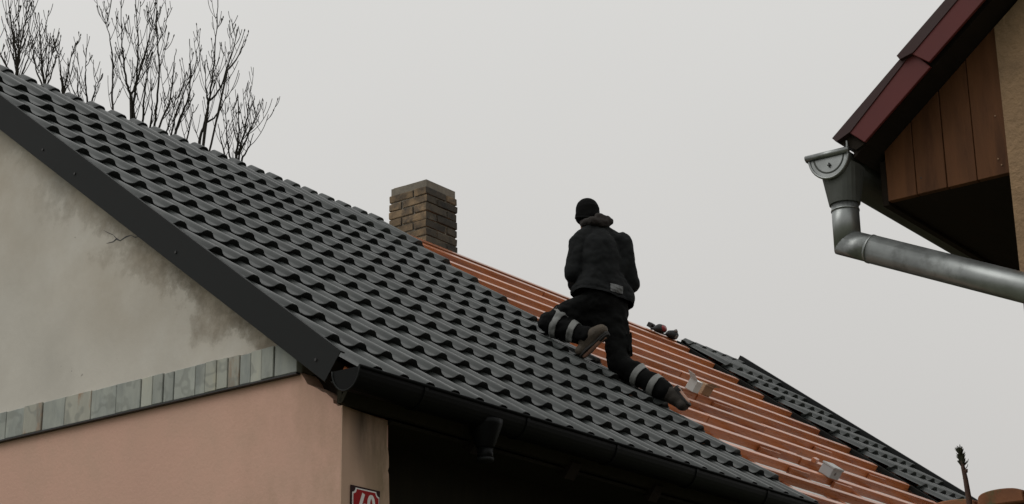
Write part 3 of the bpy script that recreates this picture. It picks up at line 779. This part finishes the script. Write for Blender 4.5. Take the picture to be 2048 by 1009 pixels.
# screw cartons near the boot
q = snap(1383, 782, H0 - .005)
BX = roofthing('screw_carton', q, .1); tag(BX, 'small grey-white carton with torn flap on battens below the right boot side', 'carton')
BX['label'] = 'small grey-white carton with a torn open flap beside the boot'
MB().box(-.06, .05, -.045, .045, .001, .105).build('box', mPaper, BX, bev=.003)
MB().hexa([(-.06, -.045, .106), (.05, -.045, .106), (.05, .045, .106), (-.06, .045, .106)], [(-.06, -.045, .108), (.05, -.045, .108), (.05, .045, .108), (-.06, .045, .108)]).build('lid', mWhite, BX)
MB().hexa([(-.06, -.04, .107), (-.06, .045, .107), (-.15, .05, .165), (-.15, -.03, .16)], [(-.058, -.04, .109), (-.058, .045, .109), (-.148, .05, .167), (-.148, -.03, .162)]).build('flap', mPaper, BX)
q = snap(1404, 788, H0 - .005)
BC = roofthing('cardboard_box', q, -.25); tag(BC, 'small brown cardboard box with open flap beside the grey-white carton', 'box')
MB().box(-.055, .055, -.05, .05, .001, .10).build('box', mCard, BC, bev=.003)
MB().hexa([(-.055, -.05, .101), (.055, -.05, .101), (.075, -.10, .135), (-.04, -.10, .135)], [(-.055, -.05, .103), (.055, -.05, .103), (.075, -.10, .137), (-.04, -.10, .137)]).build('flap', mCard, BC)
q = snap(1657, 953, H0 - .005)
BK = roofthing('plastic_box', q, .05); tag(BK, 'grey plastic box standing on the lower battens beyond the tile edge', 'box')
MB().box(-.10, .08, -.06, .06, .001, .095).build('body', mat('grey_plastic', (.34, .35, .35), .6, .06, bump=.05), BK, bev=.008, seg=2)
MB().box(-.106, .086, -.066, .066, .088, .106).build('lid', mat('grey_plastic_lid', (.38, .39, .385), .6, .06, bump=.05), BK, bev=.006, seg=2)
MB().tube([(-.03, -.061, .05), (-.03, -.066, .05)], .012, 10).build('knob', mToolG, BK)
q = snap(1628, 925, H0 - .005)
OF = roofthing('batten_offcut', q, .35); tag(OF, 'short wooden offcut lying beside the grey plastic box', 'offcut')
MB().box(-.07, .07, -.02, .02, .001, .04).build('block', mBat, OF, bev=.003)
# tools at the ridge
zr = RF(0, LR - .05, -.016)
q = Vector((PR(1314, 676, -.016).x, RF(0, LR - .12, 0).y, RF(0, LR - .12, H0 - .004).z)); q = PR(1312, 672, H0 - .004)
q = RF(PU(1312, 672, 9).x, LR - .1, H0 - .004)
def ridge_u(px, py):                           # where the sight line crosses the ridge strip of the battens
    best = None
    for i in range(400):
        u = 5.5 + i * .015; p = wld(RF(u, LR - .05, H0 - .004)) - CAM; x = CX + F * p.dot(RT) / p.dot(fw)
        if best is None or abs(x - px) < best[0]: best = (abs(x - px), u)
    return best[1]
TL = roofthing('cordless_drill', RF(ridge_u(1316, 0), LR - .05, H0 - .004), .2); tag(TL, 'black and red cordless power tool lying on the ridge battens', 'power tool')
m = MB(); m.tube([(-.22, 0, .025), (-.15, 0, .035), (-.10, 0, .05), (-.04, 0, .06), (.06, 0, .06), (.10, 0, .055)], [.012, .018, .032, .045, .047, .035], 14); m.build('body', mToolB, TL, smooth=True)
m = MB(); m.tube([(-.07, -.012, .07), (-.03, -.02, .072), (.04, -.02, .07), (.07, -.012, .066)], [.016, .034, .034, .018], 12); m.build('shell', mToolR, TL, smooth=True)
m = MB(); m.tube([(.05, .01, .05), (.06, .06, .035), (.065, .13, .03)], [.024, .02, .022], 10); m.build('handle', mToolB, TL, smooth=True)
MB().box(.02, .11, .12, .18, .002, .055).build('battery', mToolB, TL, bev=.006)
T2 = roofthing('nail_pouch', RF(ridge_u(1341, 0), LR - .05, H0 - .004), -.1); tag(T2, 'small dark rounded tool pouch beside the red power tool', 'tool pouch')
m = MB(); m.tube([(-.10, 0, .02), (-.06, 0, .035), (0, 0, .045), (.055, 0, .04), (.075, 0, .03)], [.015, .04, .05, .045, .02], 12); m.build('pouch', mToolB, T2, smooth=True)
MB().box(.0, .05, -.05, -.044, .02, .06).build('buckle', mToolG, T2, bev=.003)
m = MB(); m.tube([(-.02, -.01, .088), (.01, -.01, .098), (.045, -.01, .09)], [.01, .022, .008], 10); m.build('flap', mToolG, T2, smooth=True)
m = MB(); m.tube([(-.30, .0, .008), (-.2, -.01, .01), (-.1, 0, .014)], .009, 6); m.build('strap', mToolB, T2, smooth=True)

# ------------------------------------------------------------------ the roofer
PE = empty('person', (0, 0, 0))
def remesh(parts, voxel, smooth=6, name='m', disp=0, dscale=.12):
    m = MB()
    for (p, r, q, r2) in parts:
        p, q = Vector(p), Vector(q); d = q - p; L_ = max(d.length, 1e-4); dn_ = d / L_ if d.length > 1e-4 else Vector((0, 0, 1))
        pts, rad = [], []
        for a in range(1, 6): t = math.pi / 2 * a / 5; pts.append(p - dn_ * r * math.cos(t)); rad.append(max(r * math.sin(t), 1e-3))
        for a in range(5): t = math.pi / 2 * a / 5; pts.append(q + dn_ * r2 * math.sin(t)); rad.append(max(r2 * math.cos(t), 1e-3))
        m.tube(pts, rad, 14)
    me = m.mesh(name); o = bpy.data.objects.new(name, me); COL.objects.link(o)
    md = o.modifiers.new('r', 'REMESH'); md.mode = 'VOXEL'; md.voxel_size = voxel; md.use_smooth_shade = True
    sm = o.modifiers.new('s', 'SMOOTH'); sm.iterations = smooth; sm.factor = .5
    if disp:
        tx = bpy.data.textures.new(name, 'CLOUDS'); tx.noise_scale = dscale; tx.noise_depth = 2
        dm = o.modifiers.new('d', 'DISPLACE'); dm.texture = tx; dm.strength = disp; dm.mid_level = .5; dm.texture_coords = 'LOCAL'
        if disp > .03:                             # cloth folds
            t2 = bpy.data.textures.new(name + '_folds', 'MARBLE'); t2.noise_scale = .16; t2.turbulence = 7; t2.marble_type = 'SHARP'
            d2 = o.modifiers.new('f', 'DISPLACE'); d2.texture = t2; d2.strength = .018; d2.mid_level = .5; d2.texture_coords = 'LOCAL'
    dg = bpy.context.evaluated_depsgraph_get(); dg.update()
    me2 = bpy.data.meshes.new_from_object(o.evaluated_get(dg)); bpy.data.objects.remove(o)
    for p in me2.polygons: p.use_smooth = True
    me2.name = name; me2.materials.clear()
    return me2
J = {}
def j(n, px, py, u): J[n] = PU(px, py, u); return J[n]
j('hipL', 1192, 604, 4.76); j('hipR', 1224, 608, 4.93); j('waist', 1203, 560, 4.85); j('chest', 1200, 505, 4.87)
j('neck', 1190, 456, 4.88); j('head', 1175, 430, 4.88)
j('shL', 1162, 480, 4.76); j('shR', 1240, 484, 5.03)
j('elL', 1149, 548, 4.70); j('elR', 1257, 566, 5.10); j('waL', 1154, 574, 4.88); j('waR', 1200, 576, 5.10)
j('knL', 1100, 648, 4.52); j('anL', 1178, 676, 4.60); j('knR', 1238, 728, 4.86); j('anR', 1338, 788, 4.94)
def hroof(p): return (wld(p) - P0).dot(NV)
for k in J: print(k, [round(c, 2) for c in J[k]], 'h', round(hroof(J[k]), 3))
def bl(a, b): return round((J[a] - J[b]).length, 3)
print('thigh', bl('hipL', 'knL'), bl('hipR', 'knR'), 'shin', bl('knL', 'anL'), bl('knR', 'anR'), 'spine', bl('waist', 'neck'), 'uarm', bl('shL', 'elL'), bl('shR', 'elR'), 'farm', bl('elL', 'waL'), bl('elR', 'waR'), 'sh', bl('shL', 'shR'))
PE.location = wld((4.8, 1.7, 0)); 
root = RF(4.75, 1.75 / CA, .03); PE.location = wld(root); PE.rotation_euler = (0, 0, YAW)
tag(PE, 'roofer in black workwear and beanie kneeling on the dark tiles with his back turned', 'person')
O = root
for k in J: J[k] = J[k] - O
def X(px, py, u): return PU(px, py, u) - O
fwd = Vector((-.12, .97, .2)).normalized()      # facing up the slope
# feet
toeL = X(1168, 710, 4.60); heelL = X(1208, 672, 4.60)
toeR = X(1373, 804, 4.98); heelR = X(1354, 780, 4.95)
hd = J['head']
# body (skin): one continuous mesh under the clothes, head with face and hands with fingers
face = Vector((.50, .86, -.05)).normalized(); fs = face.cross(Vector((0, 0, 1))).normalized()
body = [(hd + Vector((0, 0, .02)), .088, hd + Vector((0, 0, .02)) + face * .012, .086), (hd + face * .03 + Vector((0, 0, -.05)), .062, hd + face * .055 + Vector((0, 0, -.09)), .038),
        (J['neck'], .056, hd, .052), (hd + face * .095 + Vector((0, 0, -.005)), .010, hd + face * .112 + Vector((0, 0, -.03)), .015),
        (hd + face * .088 + Vector((0, 0, -.066)) - fs * .014, .010, hd + face * .088 + Vector((0, 0, -.066)) + fs * .014, .010),
        (hd + fs * .086 + Vector((0, 0, -.005)), .013, hd + fs * .088 + Vector((0, 0, -.035)), .010), (hd - fs * .086 + Vector((0, 0, -.005)), .013, hd - fs * .088 + Vector((0, 0, -.035)), .010),
        (J['neck'], .06, J['chest'], .10), (J['chest'], .10, J['waist'], .095), (J['waist'], .095, (J['hipL'] + J['hipR']) / 2, .10),
        (J['neck'] - Vector((0, 0, .05)), .06, J['shL'], .06), (J['neck'] - Vector((0, 0, .05)), .06, J['shR'], .06)]
hands = []
for sd_, el, wr, sh in (('L', 'elL', 'waL', 'shL'), ('R', 'elR', 'waR', 'shR')):
    body += [(J[sh], .052, J[el], .042), (J[el], .042, J[wr], .029)]
    d = (J[wr] - J[el]).normalized(); s2_ = d.cross(fwd).normalized()
    if s2_.z < 0: s2_ = -s2_
    kn = J[wr] + d * .085
    body += [(J[wr] + d * .02, .026, kn - s2_ * .018, .022), (J[wr] + d * .02, .026, kn + s2_ * .018, .022)]
    for i, ln in enumerate((.036, .042, .040, .030)):
        a = kn + s2_ * (.033 - .022 * i); b = a + d * ln + fwd * .01; c = b + (d * .5 + fwd * .8).normalized() * ln * .8
        hands += [(a, .0095, b, .0088), (b, .0088, c, .0075)]
    a = J[wr] + d * .035 + s2_ * .03; b = a + (d + s2_ * .8).normalized() * .04; c = b + d * .03
    hands += [(a, .012, b, .0105), (b, .0105, c, .0085)]
for s_ in 'LR':
    body += [(J['hip' + s_], .075, J['kn' + s_], .058), (J['kn' + s_], .056, J['an' + s_], .038)]
body += [(J['anL'], .04, heelL, .03), (heelL, .028, toeL, .026), (J['anR'], .04, heelR, .03), (heelR, .028, toeR, .026)]
me = remesh(body + hands, .008, 2, 'body'); link('body', me, mSkin, PE)
# trousers
up3 = Vector((0, 0, 1))
tr_ = [(J['hipL'], .122, J['knL'], .098), (J['hipR'], .122, J['knR'], .095),
       (J['hipL'] + Vector((0, 0, .03)), .122, J['hipR'] + Vector((0, 0, .03)), .122), (X(1200, 645, 4.80), .10, J['hipL'].lerp(J['knL'], .55), .10), (X(1205, 650, 4.82), .09, X(1222, 660, 4.88), .11), (J['knL'], .098, J['anL'] + (J['knL'] - J['anL']).normalized() * .03, .078),
       (J['knR'], .090, J['anR'] + (J['knR'] - J['anR']).normalized() * .02, .074), ((J['hipL'] + J['hipR']) / 2, .135, (J['hipL'] + J['hipR']) / 2 - up3 * .05, .12), (J['hipL'] * .5 + J['hipR'] * .5 - up3 * .05, .11, J['hipR'].lerp(J['knR'], .35), .12), (J['hipL'].lerp(J['knL'], .5), .118, J['hipL'].lerp(J['knL'], .75), .11)]
me = remesh(tr_, .011, 5, 'trousers', .034, .11); tro = link('trousers', me, mTrou, PE)
# cargo pocket
dk = (J['knR'] - J['hipR']).normalized(); pc_ = J['hipR'].lerp(J['knR'], .72)
sdv = Vector((.55, -.83, 0)); sdv = (sdv - dk * sdv.dot(dk)).normalized(); tdv = dk.cross(sdv)
MB().hexa([pc_ + sdv * .085 + dk * a + tdv * b for a, b in ((-.08, -.06), (.08, -.055), (.08, .055), (-.08, .06))], [pc_ + sdv * .118 + dk * a + tdv * b for a, b in ((-.08, -.055), (.075, -.05), (.075, .05), (-.08, .055))]).build('cargo_pocket', mTrou, tro, bev=.008, seg=2)
MB().hexa([pc_ + sdv * .112 + dk * a + tdv * b for a, b in ((-.09, -.063), (-.045, -.06), (-.045, .06), (-.09, .063))], [pc_ + sdv * .127 + dk * a + tdv * b for a, b in ((-.088, -.06), (-.05, -.056), (-.05, .056), (-.088, .06))]).build('pocket_flap', mTrou, tro, bev=.004)
# jacket
up3 = Vector((0, 0, 1))
hemL, hemR = X(1184, 588, 4.75), X(1230, 594, 4.96)
jk = [(J['neck'] - up3 * .05, .09, J['shL'] - up3 * .01, .09), (J['neck'] - up3 * .05, .09, J['shR'] - up3 * .01, .09),
      (J['shL'] - up3 * .03, .094, J['elL'], .082), (J['elL'], .075, J['waL'], .056), (J['shR'] - up3 * .03, .094, J['elR'], .082), (J['elR'], .070, J['waR'], .055),
      (J['chest'] + Vector((-.05, 0, .0)), .135, J['waist'] + Vector((-.05, 0, 0)), .135), (J['chest'] + Vector((.06, 0, .0)), .135, J['waist'] + Vector((.06, 0, 0)), .135),
      (J['waist'] + Vector((-.05, 0, 0)), .135, hemL, .156), (J['waist'] + Vector((.06, 0, 0)), .14, hemR, .154), (hemL, .156, hemR, .154),
      (J['chest'] + up3 * .06, .13, J['neck'] - up3 * .03, .085),
      (J['chest'], .15, J['waist'], .15), (J['waist'], .15, (hemL + hemR) / 2 - up3 * .02, .155), (J['shR'].lerp(J['elR'], .5), .085, J['waist'] + Vector((.08, 0, 0)), .12)]
me = remesh(jk, .011, 4, 'jacket', .040, .12)
c1_, c2_ = X(1150, 594, 4.72), X(1262, 614, 5.05)
hn = (c2_ - c1_).cross(Vector((0, .3, .02))).normalized()
if hn.z < 0: hn = -hn
bmh = bmesh.new(); bmh.from_mesh(me)
bmesh.ops.bisect_plane(bmh, geom=list(bmh.verts) + list(bmh.edges) + list(bmh.faces), plane_co=c1_, plane_no=hn, clear_inner=True)
ctr = (hemL + hemR) / 2
for vx in bmh.verts:                              # hem flares a little, with a stitched roll above the edge
    dh_ = (vx.co - c1_).dot(hn)
    if dh_ < .10:
        q_ = vx.co - ctr; q_ -= hn * q_.dot(hn); vx.co += q_.normalized() * (.012 * (1 - dh_ / .10) - (.006 if .022 < dh_ < .034 else 0))
bmh.to_mesh(me); bmh.free(); jo = link('jacket', me, mJack, PE)
# hood / scarf bunched at the neck
nk = J['neck']
m_parts = []
for i in range(12):
    a0, a1 = 2 * math.pi * i / 12, 2 * math.pi * (i + 1) / 12
    f2 = lambda a: nk + fs * math.cos(a) * .095 + face * math.sin(a) * .085 + up3 * (.035 + .022 * math.sin(a) + .010 * math.cos(3 * a))
    m_parts.append((f2(a0), .036, f2(a1), .036))
back = nk - face * .075 + up3 * .02
m_parts += [(back + fs * .055, .042, back - fs * .055, .042), (back + fs * .1 + up3 * .02, .034, back + up3 * .045, .036)]
me = remesh(m_parts, .009, 3, 'hood', .02, .05); link('hood', me, mScarf, PE)
# beanie
bn = [(hd - face * .03 - up3 * .03, .085, hd - face * .01 + up3 * .02, .099), (hd + fs * .03 - up3 * .02, .078, hd + up3 * .02, .09), (hd - fs * .03 - up3 * .02, .078, hd + up3 * .02, .09), (hd + up3 * .045 - face * .006, .1, hd + up3 * .055 - face * .004, .088), (hd + up3 * .01 - face * .006, .101, hd + up3 * .045, .099)]
me = remesh(bn, .009, 3, 'beanie'); bo_ = link('beanie', me, mHat, PE)
m = MB()
rg = []
for i in range(24):
    a = 2 * math.pi * i / 24; rg.append(hd + up3 * (-.04 + .03 * math.sin(a)) - face * .012 + (fs * math.cos(a) + face * math.sin(a)) * .1)
m.tube(rg + rg[:2], .012, 8); m.build('cuff', mHat, bo_, smooth=True)
# boots
def boot(an, heel, toe, shin, mt):
    sole_n = None
    d = (toe - heel).normalized(); upv = (an - heel) - d * (an - heel).dot(d)
    upv = upv.normalized()
    side = d.cross(upv).normalized()
    parts = [(an + shin * .05, .072, an, .068), (an, .068, heel + upv * .05, .056), (heel + upv * .05, .054, toe + upv * .034, .042), (an.lerp(toe, .35) + upv * .015, .06, toe + upv * .036, .044),
             (toe + upv * .04 - side * .016, .046, toe + upv * .04 + side * .016, .046), (toe - d * .05 + upv * .05, .05, toe - d * .015 + upv * .045, .047)]
    me = remesh(parts, .009, 3, 'boot', .008, .05); b = link('boot', me, mt, PE)
    sp_ = []
    L_ = (toe - heel).length
    outl = [(-.045, .0), (-.038, .028), (0, .036), (.08, .031), (.17, .045), (.23, .04), (.262, .015), (.265, -.01), (.235, -.038), (.17, -.043), (.08, -.03), (0, -.034), (-.038, -.026)]
    k = (L_ + .05) / .27
    pts = [heel + d * (a * k) + side * b_ for a, b_ in outl]
    MB().prism([p - upv * .012 for p in pts], upv * .022).build('sole', mSole, b, bev=.004)
    MB().prism([p - upv * .026 for p in [heel + d * (a * k) + side * b_ for a, b_ in ((-.042, .0), (-.036, .026), (0, .033), (.045, .031), (.045, -.03), (0, -.031), (-.036, -.024))]], upv * .016).build('heel', mSole, b, bev=.003)
    return b
boot(J['anL'], heelL, toeL, (J['knL'] - J['anL']).normalized(), mBoot)
boot(J['anR'], heelR, toeR, (J['knR'] - J['anR']).normalized(), mBootD)
# reflective bands round the shins
def band_ring(c, ax, r0_, r1_, wd, nm):
    a = ax.orthogonal().normalized(); b = ax.cross(a); m = MB(); n = 40; V = []
    rows = [(-.5 + i / 7, r0_ + (r1_ - r0_) * i / 7) for i in range(8)]
    for s__, rr in rows:
        for i in range(n):
            t = 2 * math.pi * i / n; q_ = rr * (1 + .03 * math.sin(5 * t + c.x * 40) + .02 * math.sin(9 * t + s__ * 4))
            V.append(c + ax * (s__ * wd) + (a * math.cos(t) + b * math.sin(t)) * q_)
    m.add(V, [(r * n + i, r * n + (i + 1) % n, (r + 1) * n + (i + 1) % n, (r + 1) * n + i) for r in range(7) for i in range(n)])
    o = m.build(nm, mRefl, PE, smooth=True); sw = o.modifiers.new('w', 'SHRINKWRAP'); sw.target = tro; sw.offset = .004; sw.wrap_method = 'NEAREST_SURFACEPOINT'; sw.wrap_mode = 'OUTSIDE_SURFACE'
    sd_ = o.modifiers.new('t', 'SOLIDIFY'); sd_.thickness = .004; sd_.offset = 1
    return o
for kn, an, ra, rb, fr in (('knL', 'anL', .101, .083, (.20, .62)), ('knR', 'anR', .094, .080, (.42, .74))):
    ax = (J[an] - J[kn]).normalized()
    for f_r in fr:
        c = J[kn].lerp(J[an], f_r); r0_ = ra + (rb - ra) * f_r
        band_ring(c, ax, r0_ + .003, r0_ - .001, .056, 'reflective_band')
# grey patch at the back hem of the jacket
def project(bvh, px, py):
    d = ray(px, py); dl = Vector((d.dot(EV), d.dot(GV), d.z)).normalized(); o = loc(CAM) - O
    return bvh.ray_cast(o, dl)
from mathutils.bvhtree import BVHTree
bmj = bmesh.new(); bmj.from_mesh(jo.data); bvh = BVHTree.FromBMesh(bmj)
pts = []
for r in range(4):
    for c in range(6):
        x = 1221 + (1245 - 1221) * c / 5 - 0 * r; y = 567 + 15 * r / 3 + 7 * c / 5
        h = project(bvh, x, y)
        pts.append(h[0] + h[1] * .006 if h[0] is not None else None)
if all(p is not None for p in pts):
    m = MB(); m.add(pts, [(r * 6 + c, r * 6 + c + 1, r * 6 + c + 7, r * 6 + c + 6) for r in range(3) for c in range(5)]); o = m.build('back_patch', mPatch, jo)
    sd_ = o.modifiers.new('t', 'SOLIDIFY'); sd_.thickness = .004
bmj.free()

# ------------------------------------------------------------------ bare trees behind the roof
def tree(label, limbs, dep, dens=1.0, seed=1):
    rnd = random.Random(seed)
    bx_, by_ = limbs[0][0][:2]
    base = PT(bx_, by_, dep); base.z = 0
    T = empty('bare_tree', base); tag(T, label, 'tree', 'bare trees behind the roof')
    L3 = []
    for li, (pl) in enumerate(limbs):
        dj = rnd.uniform(-.8, .8) if li else 0
        pts = [PT(x, y, dep + dj * min(1, i / 2)) - base for i, (x, y) in enumerate(pl)]
        sm = []
        for i in range(len(pts) - 1):
            a, b, c, d = pts[max(i - 1, 0)], pts[i], pts[i + 1], pts[min(i + 2, len(pts) - 1)]
            for k in range(5):
                t = k / 5; p = .5 * ((2 * b) + (c - a) * t + (2 * a - 5 * b + 4 * c - d) * t * t + (3 * b - a - 3 * c + d) * t ** 3)
                sm.append(p + Vector((rnd.uniform(-.007, .007), rnd.uniform(-.007, .007), 0)))
        sm.append(pts[-1]); L3.append(sm)
    # trunk from the ground to where the first limb starts
    p0 = L3[0][0]; tr0 = .0175 + .0009 * len(L3)
    pts = [Vector((0, 0, 0)), Vector((.05, .03, p0.z * .3)), p0 * 1.0 - Vector((0, 0, p0.z * .35)), p0]
    MB().tube(pts, [.12, .09, .06, tr0], 8).build('trunk', mBark, T, smooth=True)
    for li, sm in enumerate(L3):
        r_0 = tr0 if li == 0 else tr0 * .72
        if li:   # start the limb on the trunk
            st = Vector((0.0, 0, 0)) + p0 * .93; sm = [st, st.lerp(sm[0], .5) + Vector((0, 0, -.1))] + sm
        MB().tube(sm, [max(.0055, r_0 * (1 - i / (len(sm) - 1)) ** .75) for i in range(len(sm))], 6).build('limb', mBark, T, smooth=True)
    tw = MB()
    def twig(p, d, ln, r, lev):
        n = 6; pts = [p]; rad = [r]; up_ = Vector((0, 0, 1)); q = p; dd = d.normalized()
        for i in range(n):
            dd = (dd + up_ * .26 + Vector((rnd.uniform(-.06, .06), rnd.uniform(-.06, .06), rnd.uniform(-.05, .05)))).normalized()
            q = q + dd * ln / n; pts.append(q); rad.append(max(.0042, r * (1 - .6 * (i + 1) / n)))
        tw.tube(pts, rad, 4, cap=False)
        if rnd.random() < .22: tw.tube([q - dd * .01, q + dd * .012, q + dd * .03], [.005, .010, .003], 4)
        if lev > 0:
            for k in range(rnd.choice((1, 2, 2))):
                i = rnd.randint(1, n - 1); s = 1 if rnd.random() < .5 else -1
                ax = RT * s * rnd.uniform(.35, .9) + fw * rnd.uniform(-.5, .5)
                twig(pts[i], dd * .8 + ax, ln * rnd.uniform(.35, .65), max(.0045, rad[i] * .7), lev - 1)
    for li, sm in enumerate(L3):
        n = int(len(sm) * .50 * dens)
        for k in range(n):
            t = rnd.uniform(.08, .97); i = min(int(t * (len(sm) - 1)), len(sm) - 2)
            s = 1 if rnd.random() < .5 else -1
            d = (sm[i + 1] - sm[i]).normalized() * .8 + RT * s * rnd.uniform(.25, .62) + fw * rnd.uniform(-.6, .6)
            twig(sm[i], d, rnd.uniform(.2, .75) * (1.05 - .55 * t), .0058 * (1.15 - .5 * t), 1 if rnd.random() < .85 else 2)
    tag(tw.build('twigs', mBark, T), kind='stuff')
tree('bare tree with dense upright branches at the left edge of the photo', [[(35, 175), (33, 141), (31, 105), (25, 65), (18, 20), (14, -35)], [(34, 150), (40, 100), (48, 55), (60, 25), (70, -20)], [(34, 160), (36, 110), (38, 50), (38, -25)], [(20, 145), (2, 110), (-12, 70)], [(40, 160), (55, 120), (64, 90)]], 23.5, 1.0, 3)
tree('second bare tree from the left, thin with slender upright twigs', [[(90, 190), (86, 150), (82, 110), (79, 60), (77, 25)], [(90, 175), (97, 120), (101, 66)], [(92, 180), (106, 140), (112, 110)], [(84, 172), (70, 130), (66, 88)]], 24.0, 1.0, 4)
tree('low bare treetop just clearing the roof between second and tallest tree', [[(128, 205), (124, 165), (121, 140), (118, 105)], [(126, 190), (138, 135), (151, 86)], [(175, 228), (173, 185), (171, 140), (173, 122)], [(160, 222), (156, 180), (155, 142)], [(180, 225), (190, 180), (193, 165)]], 24.5, .8, 5)
tree('tall wide bare tree with forked dark trunk, left of the chimney', [[(272, 260), (267, 225), (261, 192), (252, 160), (246, 110), (243, 60), (243, -40)], [(262, 192), (275, 160), (285, 122), (297, 85), (306, 45), (316, -30)], [(266, 210), (273, 165), (275, 130), (276, 70), (272, 20), (270, -35)], [(226, 240), (224, 190), (226, 140), (222, 90), (213, 50), (198, 12)], [(308, 265), (313, 215), (318, 150), (316, 90), (313, 20), (318, -20)], [(285, 255), (288, 200), (294, 150), (292, 110)], [(315, 262), (340, 200), (348, 130), (352, 98)], [(300, 258), (304, 215), (302, 170)]], 24.5, 1.05, 6)
tree('slim bare treetop standing between the tallest and the spire-like tree', [[(345, 285), (362, 235), (378, 190), (381, 140), (379, 78)], [(340, 280), (352, 230), (372, 175), (395, 130), (403, 90)], [(330, 275), (345, 225), (352, 190)], [(372, 290), (380, 250), (386, 225)]], 25.0, .95, 7)
tree('spire-like bare tree with a single tall leader and one wide right limb', [[(396, 300), (400, 278), (409, 249), (418, 202), (427, 135), (433, 60), (437, -8)], [(410, 248), (432, 232), (450, 200), (458, 180)], [(418, 203), (440, 178), (455, 130), (468, 95), (476, 55)], [(417, 215), (414, 190), (411, 165), (410, 128)], [(455, 140), (475, 115), (488, 80)]], 24.0, .8, 8)
tree('low bushy bare treetop at the right end of the row of trees', [[(470, 340), (473, 305), (478, 262), (476, 190)], [(474, 312), (490, 262), (497, 215), (502, 172)], [(478, 310), (494, 275), (505, 250), (513, 226)], [(452, 322), (443, 285), (436, 248)], [(462, 325), (455, 280), (450, 205)], [(484, 318), (499, 292), (507, 268)]], 25.0, 1.05, 9)
